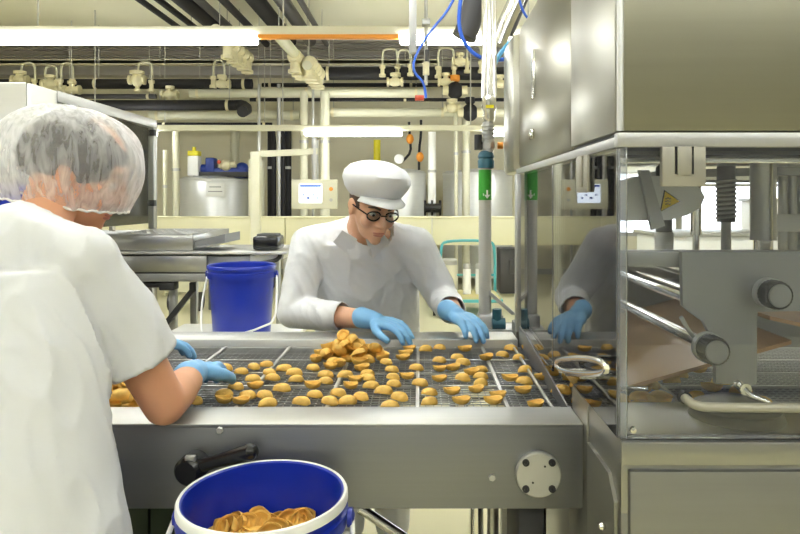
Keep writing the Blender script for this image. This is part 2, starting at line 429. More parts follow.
# guard panes
GZ0, GZ1 = .977, 1.457
fg = part('front_guard', MB().box(MX+.012, MX1, 1.0715, 1.0765, GZ0, GZ1), 'glass', mc)
part('guard_edge', MB().box(MX-.002, MX+.012, 1.0705, 1.0775, GZ0, GZ1, .002), 'edge', fg)
part('bottom_edge', MB().box(MX+.012, MX1, 1.0705, 1.0775, GZ0-.001, GZ0+.005, .001), 'edge', fg)
lg = part('side_guard', MB().box(MX-.0025, MX+.0025, 1.083, 1.60, .975, GZ1).box(MX-.0025, MX+.0025, 1.612, 2.17, .945, GZ1), 'glass', mc)
part('guard_edge', MB().box(MX-.003, MX+.003, 1.600, 1.611, .96, GZ1, .001), 'edge', lg)
part('guard_edge', MB().box(MX-.003, MX+.003, 1.079, 1.084, .975, GZ1, .001), 'edge', lg)
part('guard_post', MB().box(MX-.012, MX+.01, 2.165, 2.185, .93, GZ1, .003), 'alu', mc)
# front hinge block
hx0, hx1 = X(660.5, 1.066), X(704, 1.066)
hz0, hz1 = Z(186.5, 1.066), 1.457
hf = part('hinge', MB().box(hx0, hx1, 1.058, 1.071, hz0, hz1, .0015), 'hinge', fg)
cxh = (hx0+hx1)/2
for q in (-.0135, .0135):
    part('slot', MB().box(cxh+.0+q-.0018, cxh+q+.0018, 1.0572, 1.0585, hz0+.02, hz1), 'black', hf)
part('hinge_pin_cover', MB().box(cxh-.0115, cxh+.0115, 1.055, 1.0585, hz0+.018, hz1, .001), 'hinge', hf)
hs = part('hinge', MB().box(MX-.010, MX-.003, 1.245, 1.335, 1.385, 1.457, .002), 'hinge', lg)
part('hinge_pin_cover', MB().box(MX-.014, MX-.010, 1.275, 1.305, 1.395, 1.457, .001), 'hinge', hs)
# side loop handle
def sh():
    q = MB()
    c = [(555, 364), (560, 359), (583, 357.5), (600, 361), (607, 366), (606, 373), (585, 374.5), (562, 371)]
    pts = []
    for px, py in c:
        d = (MX-.03)*F/(px-420)
        t = .0
        pts.append(V((MX-.03, d, Z(py, d))))
    return pts
part('pull_handle', MB().tube(sh(), .0058, 12, 2, closed=True), 'chrome', lg)
part('handle_mount', MB().cyl((MX-.03, 1.35, 1.014), (MX, 1.35, 1.014), .006).cyl((MX-.03, 1.22, 1.04), (MX, 1.22, 1.04), .006), 'chrome', lg)
# front tube handle
fh = MB().tube([(X(684, 1.07), 1.072, Z(397, 1.07)), (X(684, 1.05)+.004, 1.045, Z(399.5, 1.05)), (X(695, 1.035), 1.032, Z(406, 1.032)), (X(715, 1.03), 1.03, Z(408, 1.03)), (1.1, 1.03, Z(408, 1.03)), (1.14, 1.035, 1.05), (1.14, 1.072, 1.05)], .0075, 14, 2)
part('pull_handle', fh, 'hinge', fg)
part('handle_boss', MB().lathe([(0, .01), (.010, .01), (.011, 0)], (X(684, 1.07), 1.072, Z(397, 1.07)), (0, -1, 0), 18), 'dark', fg)
part('screw', MB().lathe([(0, .005), (.005, .004), (.006, 0)], (X(633, 1.07), 1.071, Z(430, 1.07)), (0, -1, 0), 12), 'chrome', fg)
# inside: T shaped bearing plate
pd = 1.20
pl = [(682, 252), (800, 252), (800, 311), (757, 312), (757, 384), (716, 384), (716, 346), (704, 322), (690, 312), (683, 306)]
tp = part('bearing_plate', MB().prism([(X(a, pd), Z(c, pd)) for a, c in pl], (0, pd, 0), (1, 0, 0), (0, 0, 1), (0, .014, 0)), 'plate', mc)
def knob(px, py, d, L, r, y_end, shaft):
    c = P(px, py, d)
    k = part('roller_shaft', MB().cyl((c.x, d+.03, c.z), (c.x, y_end, c.z), shaft, n=18), 'chrome', mc)
    part('shaft_collar', MB().lathe([(shaft, .0), (r*1.08, 0), (r*1.08, .014), (shaft, .014)], (c.x, d+.028, c.z), (0, 1, 0), 26), 'alu', k)
    g = MB()
    n = 48; rings = []
    for h, s in ((0, .93), (.004, 1), (L, 1), (L+.002, .9)):
        ring = []
        for i in range(n):
            t = 2*PI*i/n; rr = r*s*(1-.05*(i % 2))
            ring.append(g.b.verts.new(V((c.x+rr*math.cos(t), d+h, c.z+rr*math.sin(t)))))
        rings.append(ring)
    g.loft(rings)
    kk = part('knob', g, 'black', k)
    part('cap', MB().lathe([(0, .0025), (r*.74, .0025), (r*.80, 0)], (c.x, d, c.z), (0, -1, 0), 32), 'plate', kk)
knob(717, 352, 1.125, .045, .0255, 1.95, .013)
knob(780, 296, 1.125, .045, .0255, 1.95, .013)
part('tie_rod', MB().cyl((X(690, 1.25), 1.21, Z(300, 1.25)), (X(690, 1.25), 1.95, Z(300, 1.25)), .009).cyl((.62, 1.21, 1.16), (.62, 1.95, 1.16), .009), 'chrome', mc)
part('rear_bearing_plate', MB().box(.42, 1.4, 1.95, 1.97, .96, 1.14, .003), 'plate', mc)
# cross beam behind top edge of plate
part('cross_beam', MB().box(.37, 1.45, 1.235, 1.275, Z(267, 1.24), Z(251, 1.24), .003), 'plate', mc)
part('cross_beam', MB().box(.37, 1.45, 1.90, 1.95, 1.14, 1.19, .003), 'plate', mc)
# tan sheet chute inside
ts = MB()
a0, a1, a2, a3 = V((.352, 1.98, .985)), V((.70, 1.98, 1.12)), V((.70, 1.30, 1.12)), V((.352, 1.30, .985))
ts.prism([(0, 0), (.36, .10), (.36, .108), (0, .008)], (.40, 1.33, .975), (1, 0, 0), (0, 0, 1), (0, .58, 0))
part('dough_chute', ts, 'tanpan', mc)
part('chute_edge', MB().tube([(.398, 1.96, .99), (.398, 1.33, .985), (.46, 1.31, .99)], .005, 10, 1), 'chrome', mc)
part('product_tray', MB().prism([(0, 0), (.40, -.09), (.40, -.082), (0, .008)], (.70, 1.30, 1.13), (1, 0, 0), (0, 0, 1), (0, .6, 0)), 'tanpan', mc)
part('clamp_lever', MB().tube([P(700, 344, 1.19), P(690, 333, 1.185), P(681, 317, 1.18)], .004, 10, 1), 'rail', tp)
part('foot_block_and_shadow', MB().lathe([(0, .03), (.045, .03), (.075, .018), (.082, 0)], (X(740, 1.17), 1.185, .976), (0, 0, 1), 32), 'dark', mc)  # dark base block, with the elliptical shadow around it built into its shape
part('release_lever', MB().limb([P(738, 384, 1.13), P(750, 395, 1.12), P(768, 402, 1.11)], [.008, .006, .004]).lathe([(.004, -.004), (.010, -.004), (.010, .004), (.004, .004)], P(745, 389, 1.122), (0, 1, 0), 16), 'chrome', tp)
# pistons
def piston(px, d, r, ztop, zmid, zbot, m1, m2, ribs=0, rr=.55):
    x = X(px, d)
    q = part('piston', MB().cyl((x, d, zmid), (x, d, ztop), r, n=24), m1, mc)
    part('piston_rod', MB().cyl((x, d, zbot), (x, d, zmid), r*rr, n=20), m2, q)
    if ribs:
        s = MB()
        pts = []
        for i in range(ribs*12):
            t = i/12*2*PI; pts.append(V((x+r*1.02*math.cos(t), d+r*1.02*math.sin(t), zmid+.004+(ztop-zmid-.03)*i/(ribs*12))))
        s.tube(pts, .0028, 6)
        part('spring', s, 'plate', q)
piston(726, 1.42, .019, 1.44, Z(222, 1.42), Z(262, 1.42), 'dgrey', 'plate', 9)
piston(763, 1.40, .026, 1.44, Z(240, 1.40), Z(262, 1.40), 'alu', 'chrome', 0, .75)
piston(664, 1.40, .017, 1.44, Z(232, 1.40), Z(262, 1.40), 'dgrey', 'white', 0, 1.15)
piston(696, 1.38, .011, 1.44, Z(235, 1.38), Z(262, 1.38), 'chrome', 'chrome', 0, .6)
part('guide_strip', MB().box(X(771, 1.37), X(773, 1.37), 1.37, 1.373, Z(240, 1.37), 1.44), 'creampan', mc)
rb = MB()
for i in range(7):
    rb.cyl((X(783, 1.5)+i*.021, 1.5, Z(262, 1.5)), (X(783, 1.5)+i*.021, 1.5, 1.44), .011, n=12)
part('ribbed_cylinder', rb, 'alu', mc)
part('cylinder_clamp', MB().box(X(782, 1.45), X(782, 1.45)+.16, 1.478, 1.49, Z(232, 1.48), Z(214, 1.48), .002), 'alu', mc)
# white cover with warning triangle
gc = MB()
gp = [(626, 180), (640, 176), (665, 176), (700, 188), (705, 197), (700, 208), (688, 215), (670, 220), (626, 221)]
gd = 1.26
gcov = part('spout_cover', gc.prism([(X(a, gd), Z(c, gd)) for a, c in gp], (0, gd, 0), (1, 0, 0), (0, 0, 1), (0, .05, 0)), 'alu', mc)
part('spout_strut', MB().prism([(X(a, gd-.02), Z(c, gd-.02)) for a, c in ((640, 170), (650, 170), (666, 226), (653, 230))], (0, gd-.016, 0), (1, 0, 0), (0, 0, 1), (0, .012, 0)), 'plate', mc)
# warning sign: yellow triangle, black border, three heat waves
tri = [P(676, 189.5, 1.2), P(671.5, 212.5, 1.2), P(693, 201.5, 1.2)]
cen = (tri[0]+tri[1]+tri[2])/3
def flat(pts, y0, y1):
    return MB().prism([(p.x, p.z) for p in pts], (0, y0, 0), (1, 0, 0), (0, 0, 1), (0, y1-y0, 0))
sg = part('warning_sign', flat(tri, gd-.0035, gd-.001), 'black', gcov)
cen2 = cen.copy(); tt = [cen+(p-cen)*.86 for p in tri]
part('sign_face', flat(tt, gd-.0045, gd-.0035), 'sign', sg)
up = (tri[2]-(tri[0]+tri[1])/2).normalized(); lat = V((up.z, 0, -up.x))
for k in (-1, 0, 1):
    q = [cen+lat*(k*.0052+.0016*math.sin(i*1.25))+up*(-.0065+i*.0013) for i in range(9)]
    q = [V((p.x, gd-.0047, p.z)) for p in q]
    part('heat_wave_mark', MB().tube(q, .0009, 6), 'black', sg)
# belt edge guide inside the left guard
eg = MB()
eg.prism([(1.39, .878), (2.13, .878), (2.13, .955), (2.0, .955), (1.39, .912)], (MX-.006, 0, 0), (0, 1, 0), (0, 0, 1), (.004, 0, 0))
part('belt_edge_guide', eg, 'face', mc)
part('guide_rod', MB().cyl((MX-.034, 1.40, .905), (MX-.034, 2.12, .905), .004), 'rail', mc)
part('end_bracket', MB().box(MX-.003, MX+.02, 1.275, 1.40, .85, .972, .004), 'base', base)

# ------------------------------------------------------------------ biscuits
def biscuit_mesh():
    m = MB(); n = 20; prof = []
    rings = []
    # cup: outer skin from base to rim, then inner skin back
    outer = [(.002, 0), (.010, .0008), (.0165, .005), (.0195, .011), (.021, .0175)]
    inner = [(.0205, .0195), (.0175, .0172), (.0155, .010), (.010, .005), (.002, .0035)]
    for k, (r, h) in enumerate(outer+inner):
        ring = []
        for i in range(n):
            t = 2*PI*i/n
            sx = 1.22+.05*math.cos(2*t+1); sy = .90
            rib = 1+.035*math.cos(6*t)*(1 if k < 5 else .6)
            wob = .0025*math.sin(t*2+.6)*(h/.02)
            ring.append(m.b.verts.new(V((r*sx*rib*math.cos(t), r*sy*rib*math.sin(t), h+wob))))
        rings.append(ring)
    m.loft(rings)
    return m.mesh('biscuit')
bm_open = biscuit_mesh(); bm_open.materials.append(M['biscuit'])
mesh_c = Matrix.Translation((0, 0, -.0095))
bm_open.transform(mesh_c)
def biscuit(loc, rot, label, group, s=1.):
    o = bpy.data.objects.new('biscuit', bm_open); C.objects.link(o)
    o.location = loc; o.rotation_euler = rot; o.scale = (s, s, s)
    return tag(o, label, 'biscuit', group)
z2 = [(370,150),(378,182),(420,162),(460,147),(500,140),(558,152),(590,165),(595,187),(650,150),(705,148),(457,185),(510,165),(520,182),(402,210),(465,210),(550,215),(648,208),(690,172),(690,193),(365,232),(365,255),(440,237),(420,258),(495,237),(505,262),(612,257),(655,236),(703,256),(730,230),(770,210),(752,172),(785,190),(760,255),(272,255)]
z3 = [(38,172),(103,190),(190,172),(40,197),(125,212),(188,195),(80,213),(10,213),(240,225),(265,202),(165,128),(180,140),(230,110),(245,130),(248,150),(250,168),(292,76),(310,125),(335,75),(372,70),(372,105),(372,130),(372,157),(405,160),(408,127),(420,97),(440,77),(435,110),(430,147),(470,185),(482,130),(482,148),(482,165),(497,100),(540,90),(562,73),(607,73),(583,98),(600,130),(528,200),(515,215),(595,187),(628,225),(598,160),(560,155),(620,160),(650,110),(275,100),(255,95),(285,150),(320,165),(345,190),(405,190),(345,215),(430,215),(122,145),(148,160)]
pos = [(110+a/3.2, 320+c/3.2) for a, c in z2]+[(300+a/2.667, 320+c/2.667) for a, c in z3]
bel = 'golden shell-shaped biscuit spread on the open wire belt between the workers'
placed = []
def put(x, y):
    for q in placed:
        if (q[0]-x)**2+(q[1]-y)**2 < .036**2: return False
    placed.append((x, y)); return True
BB = BZ+.010
for px, py in pos:
    d = (CZ-BB)*F/(py-200)
    x, y = X(px, d), d
    y = min(max(y, 1.44), 2.06)
    if not put(x, y):
        y += .03; x += .03
        if not put(x, y): continue
    flip = random.random() < .7
    biscuit((x, y, BB+(.001 if flip else 0)), (PI if flip else 0, 0, random.uniform(-.5, .5)), bel, 'biscuits spread on the open belt', random.uniform(.74, .88))
lab2 = 'golden shell-shaped biscuit on the belt under the clear guard of the machine'
k = 0
for i in range(400):
    if k >= 55: break
    x = random.uniform(.345, .80); y = random.uniform(1.44, 2.05)
    if put(x, y):
        k += 1; flip = random.random() < .7
        biscuit((x, y, BB+(.001 if flip else 0)), (PI if flip else 0, 0, random.uniform(-.5, .5)), lab2, 'biscuits under the guard', random.uniform(.95, 1.1))
def heap(cx, cy, rx, ry, z, layers, label, group, tilt=.6):
    for L, cnt in enumerate(layers):
        f = 1-.27*L
        for i in range(cnt):
            t = 2*PI*i/cnt+L*.7+random.uniform(-.2, .2); q = f*math.sqrt((i+.6)/cnt) if cnt > 6 else f*.6
            t = i*2.4+L
            biscuit((cx+rx*q*math.cos(t), cy+ry*q*math.sin(t), z+.017*L+(.004 if L else 0)), (random.choice((0, PI))+random.uniform(-tilt, tilt)*(1 if L else .12), random.uniform(-tilt, tilt)*(1 if L else .12), random.uniform(0, 6)), label, group, random.uniform(.95, 1.1))
heap(X(348, 1.93), 1.94, .115, .10, BB+.001, (16, 11, 6, 2), 'golden shell biscuit in the heap in front of the white-capped worker', 'biscuits heaped by the white-capped worker')
heap(X(134, 1.52), 1.54, .075, .10, BB+.001, (11, 8, 4), 'golden shell biscuit in the heap beside the bare forearm', 'biscuits heaped by the bare forearm')

# ------------------------------------------------------------------ buckets
def bucket(c, R, H, label, bail=None, white_ring=True, fill=None):
    t = thing('bucket', label, 'bucket', c, 'blue buckets')
    r0 = R*.82
    m = MB().lathe([(0, 0), (r0, 0), (r0+.004, .006), (R-.006, H-.055), (R+.002, H-.055), (R+.004, H-.03), (R-.002, H-.028), (R, H-.004), (R-.003, H), (R-.007, H-.003), (R-.010, H-.05), (r0-.004, .008), (0, .006)], c, (0, 0, 1), 64)
    part('body', m, 'blue', t)
    rg = MB().lathe([(R-.0035, H-.0003), (R-.0015, H+.0015), (R+.0015, H+.0005), (R+.0035, H-.003), (R+.004, H-.014), (R+.001, H-.015)], c, (0, 0, 1), 64)
    part('rim', rg, 'white' if white_ring else 'blue', t)
    for sgn in (-1, 1):
        p = V(c)+V((sgn*(R+.004), 0, H-.042))
        part('handle_lug', MB().lathe([(.016, 0), (.016, .008), (.006, .012), (0, .012)], p, (sgn, 0, 0), 18), 'blue', t)
    if bail:
        part('bail', MB().tube(bail, .0045, 8, 2), 'white', t)
    return t
bc = V((X(263.5, 1.11), 1.112, Z(500, 1.11)-.318)); bR = .1395
bk = bucket(bc, bR, .33, 'open blue bucket with white rim in front of the conveyor, holding a few biscuits',
       bail=[bc+V((-bR-.012, 0, .288)), bc+V((-bR-.02, -.06, .24)), bc+V((-.08, -.17, .20)), bc+V((.08, -.17, .20)), bc+V((bR+.02, -.06, .24)), bc+V((bR+.012, 0, .288))])
inside = 'golden shell biscuit inside the open blue bucket'
# biscuits in the bucket: a loose layer near the top on hidden ones below
bpos = [(205, 512), (214, 518), (222, 521), (238, 522), (247, 519), (257, 523), (268, 524), (286, 521), (297, 514), (310, 512), (320, 508), (230, 527), (243, 530), (278, 529), (300, 524), (215, 528), (255, 533), (268, 535), (290, 533), (209, 519), (228, 519), (262, 518), (277, 516), (303, 518), (316, 514), (243, 525), (272, 529)]
for i, (px, py) in enumerate(bpos):
    zt = .766+.012*(i % 2)
    d = (CZ-zt)*F/(py-200)
    x = X(px, d)
    v = V((x-bc.x, d-bc.y)) if False else V((x-bc.x, d-bc.y, 0))
    if v.length > .106: v = v*(.106/v.length)
    biscuit((bc.x+v.x, bc.y+v.y, zt), ((random.uniform(.55, 1.25), random.uniform(-.5, .5), random.uniform(-.9, .9)) if i % 4 else (PI+random.uniform(-.4, .4), random.uniform(-.4, .4), random.uniform(0, 6))), inside, 'biscuits in the open blue bucket', .98)
lay = MB().lathe([(0, .012), (.06, .010), (.105, 0), (.112, -.012), (.10, -.02), (0, -.02)], (bc.x, bc.y, .742), (0, 0, 1), 40)
for v in lay.b.verts:
    v.co.z += .010*noise.noise(v.co*45)
part('biscuit_filling', lay, 'biscuit', bk)['kind'] = 'stuff'
# stand under near bucket
st = thing('stool', 'low stainless stand under the open blue bucket', 'stand', (bc.x, bc.y, 0))
part('top', MB().lathe([(0, -.03), (.16, -.03), (.165, -.025), (.165, -.003), (.16, 0), (0, 0)], (bc.x, bc.y, bc.z), (0, 0, 1), 40), 'steel', st)
for a in range(4):
    t = a*PI/2+PI/4
    part('leg', MB().cyl((bc.x+.15*math.cos(t), bc.y+.15*math.sin(t), 0), (bc.x+.11*math.cos(t), bc.y+.11*math.sin(t), bc.z-.028), .014), 'steel', st)
# rear bucket on a white table
b2 = V((X(242, 2.95), 2.95, .752))
bucket(b2, .149, .325, 'closed-sided blue bucket standing on the white table beside the white-capped worker',
       bail=[b2+V((.155, 0, .285)), b2+V((.17, -.05, .25)), P(276, 321, 2.75), P(262, 327, 2.74), P(249, 332, 2.74), b2+V((-.12, -.19, .01)), b2+V((-.16, -.08, .15)), b2+V((-.155, 0, .285))], white_ring=False)
tb = thing('table', 'small white table under the blue bucket behind the conveyor', 'table', (-.86, 2.95, 0))
part('tabletop', MB().box(-1.18, -.56, 2.62, 3.25, .725, .752, .005), 'white', tb)
for lx in (-1.14, -.60):
    for ly in (2.66, 3.21):
        part('leg', MB().box(lx-.02, lx+.02, ly-.02, ly+.02, 0, .726, .003), 'alu', tb)

# ------------------------------------------------------------------ crates below the conveyor
def crate(x0, x1, y0, y1, z0, z1, label):
    t = thing('crate', label, 'crate', ((x0+x1)/2, (y0+y1)/2, z0), 'dark green crates')
    H = z1-z0; w = .016
    part('floor_panel', MB().box(x0, x1, y0, y1, z0, z0+.012), 'crate', t)
    for (a, b_, c, d) in ((x0, x1, y0, y0+w), (x0, x1, y1-w, y1), (x0, x0+w, y0+w, y1-w), (x1-w, x1, y0+w, y1-w)):
        m = MB()
        m.box(a, b_, c, d, z0+.012, z0+.07); m.box(a, b_, c, d, z1-.03, z1)
        if b_-a > d-c:
            n = 5
            for i in range(n+1):
                xx = a+(b_-a-.05)*i/n; m.box(xx-.01, xx+.06, c, d, z0+.07, z1-.03)
        else:
            n = 5
            for i in range(n+1):
                yy = c+(d-c-.05)*i/n; m.box(a, b_, yy, yy+.05, z0+.07, z1-.03)
        part('side_panel', m, 'crate', t)
crate(-.98, -.545, 1.46, 1.86, .0, .24, 'dark green plastic crate on the floor under the conveyor, lowest of its stack')
crate(-.98, -.545, 1.46, 1.86, .241, .481, 'dark green plastic crate under the conveyor, second of its stack')
crate(-.98, -.545, 1.46, 1.86, .482, .722, 'dark green plastic crate under the conveyor, topmost of its stack')

# ------------------------------------------------------------------ people
def frame(yaw, pitch=0., roll=0.):
    """yaw from +Y towards +X; returns right, forward, up"""
    f = V((math.sin(yaw)*math.cos(pitch), math.cos(yaw)*math.cos(pitch), math.sin(pitch)))
    r = V((math.cos(yaw), -math.sin(yaw), 0)); u = r.cross(f)
    if roll:
        R = Matrix.Rotation(roll, 3, f); r = R@r; u = R@u
    return r, f, u
def hand(m, w, d, n, s, inf=0., curl=1., k=1.):
    d = V(d).normalized(); n = V(n); n = (n-d*n.dot(d)).normalized(); lat = d.cross(n).normalized()
    m.limb([w-d*.03, w+d*.012], [.027+inf, .026+inf])
    for q in (-.030, -.010, .010, .030):
        m.limb([w+d*.012+lat*q*.55, w+d*.05+lat*q, w+d*.088*k+lat*q*1.02], [.015+inf, .0145+inf, .0105+inf], 12)
    ln = (.072, .082, .077, .060)
    for i, q in enumerate((.032, .0107, -.0107, -.032)):
        q *= s
        p = w+d*(.088 - (.006 if i in (0, 3) else 0) - (.006 if i == 3 else 0))*k+lat*q*1.04
        ang = 0.; pts = [p]; sp = .06*(q/.032)
        for j, fr in enumerate((.44, .32, .24)):
            ang += curl*(.30, .42, .30)[j]
            dd = (d*math.cos(ang)+n*math.sin(ang)+lat*sp).normalized()
            p = p+dd*ln[i]*fr; pts.append(p)
        m.limb(pts, [.0098+inf, .0090+inf, .0082+inf, .0070+inf], 10)
    p0 = w+d*.022+lat*.026*s+n*.004
    p1 = p0+(d*.55+lat*.75*s+n*.25).normalized()*.040
    p2 = p1+(d*.85+lat*.25*s+n*.35).normalized()*.032
    p3 = p2+(d*.9-lat*.05*s+n*.4).normalized()*.024
    m.limb([p0, p1, p2, p3], [.0165+inf, .0125+inf, .0105+inf, .0085+inf], 12)
def head(m, c, R, Fw, U):
    rot = Matrix((R, Fw, U)).transposed()
    L = lambda r, f, u: c+R*r+Fw*f+U*u
    m.ell(L(0, -.012, .035), (.074, .094, .082), rot)
    m.ell(L(0, .018, -.010), (.064, .070, .088), rot)
    m.ell(L(0, .030, -.062), (.050, .052, .046), rot)
    m.ell(L(0, .070, -.092), (.022, .020, .018), rot)
    m.ell(L(0, .068, .030), (.048, .022, .022), rot)        # brow
    for s in (-1, 1):
        m.ell(L(s*.040, .056, -.028), (.022, .024, .024), rot)     # cheek
        m.ell(L(s*.075, -.006, -.008), (.009, .020, .032), rot)     # ear
        m.ell(L(s*.080, -.014, .004), (.008, .014, .020), rot)
        m.ell(L(s*.011, .092, -.030), (.009, .011, .008), rot)      # nostril
    m.limb([L(0, .082, .018), L(0, .096, -.008), L(0, .106, -.027)], [.009, .010, .0115], 12)
    m.ell(L(0, .082, -.058), (.024, .012, .007), rot); m.ell(L(0, .080, -.070), (.020, .012, .007), rot)
def face_parts(pr, c, R, Fw, U):
    rot = Matrix((R, Fw, U)).transposed(); L = lambda r, f, u: c+R*r+Fw*f+U*u
    for s in (-1, 1):
        e = part('eye', MB().ell(L(s*.031, .0735, .004), (.0125, .0105, .008), rot), 'eye', pr)
        part('iris', MB().ell(L(s*.031, .0825, .002), (.005, .0025, .005), rot), 'dark', e)
        part('eyebrow', MB().limb([L(s*.016, .0905, .026), L(s*.034, .086, .032), L(s*.050, .073, .026)], [.0035, .004, .0025], 8), 'hair2', pr)
    part('lips', MB().ell(L(0, .0865, -.060), (.021, .009, .0045), rot).ell(L(0, .085, -.068), (.018, .009, .005), rot), 'lip', pr)
def cuff_cut(mb, o, ax, rad, tmax=.12):
    """open the shell beyond a plane near a limb end and snap the hem to the plane"""
    ax = V(ax).normalized()
    def near(p):
        v = p-o; t = v.dot(ax); return t > 0 and (v-ax*t).length < rad and t < tmax
    kill = [f for f in mb.b.faces if near(f.calc_center_median())]
    bmesh.ops.delete(mb.b, geom=kill, context='FACES')
    for v in mb.b.verts:
        if v.is_boundary and (v.co-o).length < rad*1.5 and abs((v.co-o).dot(ax)) < .03:
            v.co -= ax*(v.co-o).dot(ax)
def folds(mb, amp, freq, stretch=V((1, 1, 1)), seed=0.):
    mb.b.normal_update()
    for v in mb.b.verts:
        q = V((v.co.x*stretch.x+v.co.z*.35, v.co.y*stretch.y, (v.co.z+v.co.x*.8)*stretch.z))*freq+V((seed, seed, seed))
        a = noise.noise(q); b = noise.noise(q*2.3+V((5, 3, 1)))
        v.co += v.normal*amp*(max(0, 1-abs(a)*2.6)**2*1.1+max(0, 1-abs(b)*2.6)**2*.45-.12+a*.3)
def solid(o, th=.003):
    s = o.modifiers.new('thickness', 'SOLIDIFY'); s.thickness = th; s.offset = -1
def torso(m, rings, e=2.3, n=36):
    rr = []
    for c, r, f, a, b_ in rings: rr.append(m.ring(V(c), r*a, f*b_, n, e))
    m.loft(rr)

# ---- near worker
th = math.radians(36)
r, f, u = frame(th)
wm = thing('person', 'person in a white T-shirt and gauzy hair net leaning over the belt in blue gloves', 'person', (-.66, 1.06, 0))
neck = V((-.750, 1.245, 1.320))
spine = [(-.640, 1.085, .70), (-.648, 1.09, .82), (-.663, 1.10, .98), (-.703, 1.145, 1.13), (-.735, 1.195, 1.25)]
shR = V((-.605, 1.17, 1.262)); shL = V((-.915, 1.34, 1.275))
elR = P(165, 404, 1.27); wrR = V((X(195, 1.50), 1.50, .972)); hdR = V((X(212, 1.66), 1.68, .955))
elL = V((-.90, 1.52, 1.02)); wrL = V((-.75, 1.74, .985)); hdL = V((X(215, 1.9), 1.88, .965))
hc = V((X(79, 1.38), 1.38, Z(172, 1.38)))
hr, hfw, hu = frame(math.radians(72), math.radians(-24), math.radians(6))
def body(m):
    dims = [(.150, .10), (.15, .10), (.125, .088), (.14, .09), (.14, .08)]
    torso(m, [(V(c), r, f, a, b_) for c, (a, b_) in zip(spine, dims)])
    m.limb([V(spine[-1]), neck+V((.008, .03, -.006)), hc-hu*.03-hfw*.03], [.07, .051, .052])
    m.limb([V(spine[-1])+V((0, 0, .02)), shR], [.07, .05]); m.limb([V(spine[-1])+V((0, 0, .02)), shL], [.07, .05])
    head(m, hc, hr, hfw, hu)
    m.limb([shR, shR.lerp(elR, .5), elR, elR.lerp(wrR, .35), wrR], [.050, .046, .041, .041, .027])
    m.limb([shL, shL.lerp(elL, .5), elL, elL.lerp(wrL, .35), wrL], [.050, .046, .041, .041, .027])
    hand(m, wrR, hdR-wrR, V((0, 0, -1)), -1, -.002); hand(m, wrL, hdL-wrL, V((0, 0, -1)), 1, -.002)
    for s in (-1, 1):
        hip = V(spine[0])+r*.085*s
        m.limb([hip, hip+V((0, .02, -.24)), hip+V((0, 0, -.60))+r*.01*s], [.095, .078, .05])
        m.limb([hip+V((0, 0, -.24)), hip+V((0, .0, -.36)), hip+V((0, -.02, -.45)), V((hip.x, hip.y-.02, .09))], [.07, .052, .055, .035])
        m.limb([V((hip.x, hip.y-.03, .045)), V((hip.x, hip.y-.02, .04))+f*.16], [.036, .03])
bb = remesh((lambda m: (body(m), m)[1])(MB()), .006, 5)
part('body', bb, 'skin', wm)
face_parts(wm, hc, hr, hfw, hu)
# T-shirt
m = MB()
dims = [(.175, .128), (.168, .125), (.150, .112), (.160, .112), (.155, .098)]
torso(m, [(V(c)+V((0, 0, -.02 if i == 0 else 0)), r, f, a, b_) for i, (c, (a, b_)) in enumerate(zip(spine, dims))])
m.limb([V(spine[-1])+V((0, 0, .0)), neck+V((-.01, -.01, -.028))], [.105, .068])
hemR = shR.lerp(elR, .67); hemL = shL.lerp(elL, .74)
for sh_, hem, in ((shR, hemR), (shL, hemL)):
    m.limb([V(spine[-1])+V((0, 0, .025)), sh_+V((0, 0, -.002))], [.085, .064])
    dd = (hem-sh_)
    m.limb([sh_, sh_.lerp(hem, .5), hem+dd*.35], [.060, .064, .074])
sm = remesh(m, .0065, 8)
folds(sm, .0085, 6.5, V((1.5, 1.5, .7)), 3)
cuff_cut(sm, hemR, hemR-shR, .125, .3); cuff_cut(sm, hemL, hemL-shL, .125, .3)
ndir = (hc-neck).normalized()
cuff_cut(sm, neck+V((-.01, -.01, -.028))+ndir*.030, ndir, .10)
cuff_cut(sm, V(spine[0])+V((0, 0, -.015)), (0, 0, -1), .30)
to = part('t_shirt', sm, 'shirt', wm); solid(to)
# trousers
m = MB()
torso(m, [(V(spine[0])+V((0, 0, .06)), r, f, .172, .118), (V(spine[0])+V((0, 0, -.02)), r, f, .18, .122)])
for s in (-1, 1):
    hip = V(spine[0])+r*.080*s
    m.limb([hip+V((0, 0, -.02)), hip+V((0, .01, -.30)), V((hip.x, hip.y-.02, .075))], [.103, .085, .065])
part('trousers', remesh(m, .009, 6), 'trouser', wm)
for s in (-1, 1):
    hip = V(spine[0])+r*.085*s
    m = MB().limb([V((hip.x, hip.y-.035, .048)), V((hip.x, hip.y-.02, .044))+f*.17], [.043, .038])
    m = remesh(m, .006, 4)
    for v in m.b.verts: v.co.z = max(v.co.z, .002)
    part('shoe', m, 'shoe', wm)
for wv, hv, sg_ in ((wrR, hdR, -1), (wrL, hdL, 1)):
    m = MB(); hand(m, wv, hv-wv, V((0, 0, -1)), sg_, .0022)
    dd = (hv-wv).normalized()
    m.limb([wv-dd*.055, wv-dd*.01], [.035, .031])
    part('glove', remesh(m, .0038, 3), 'glove', wm)
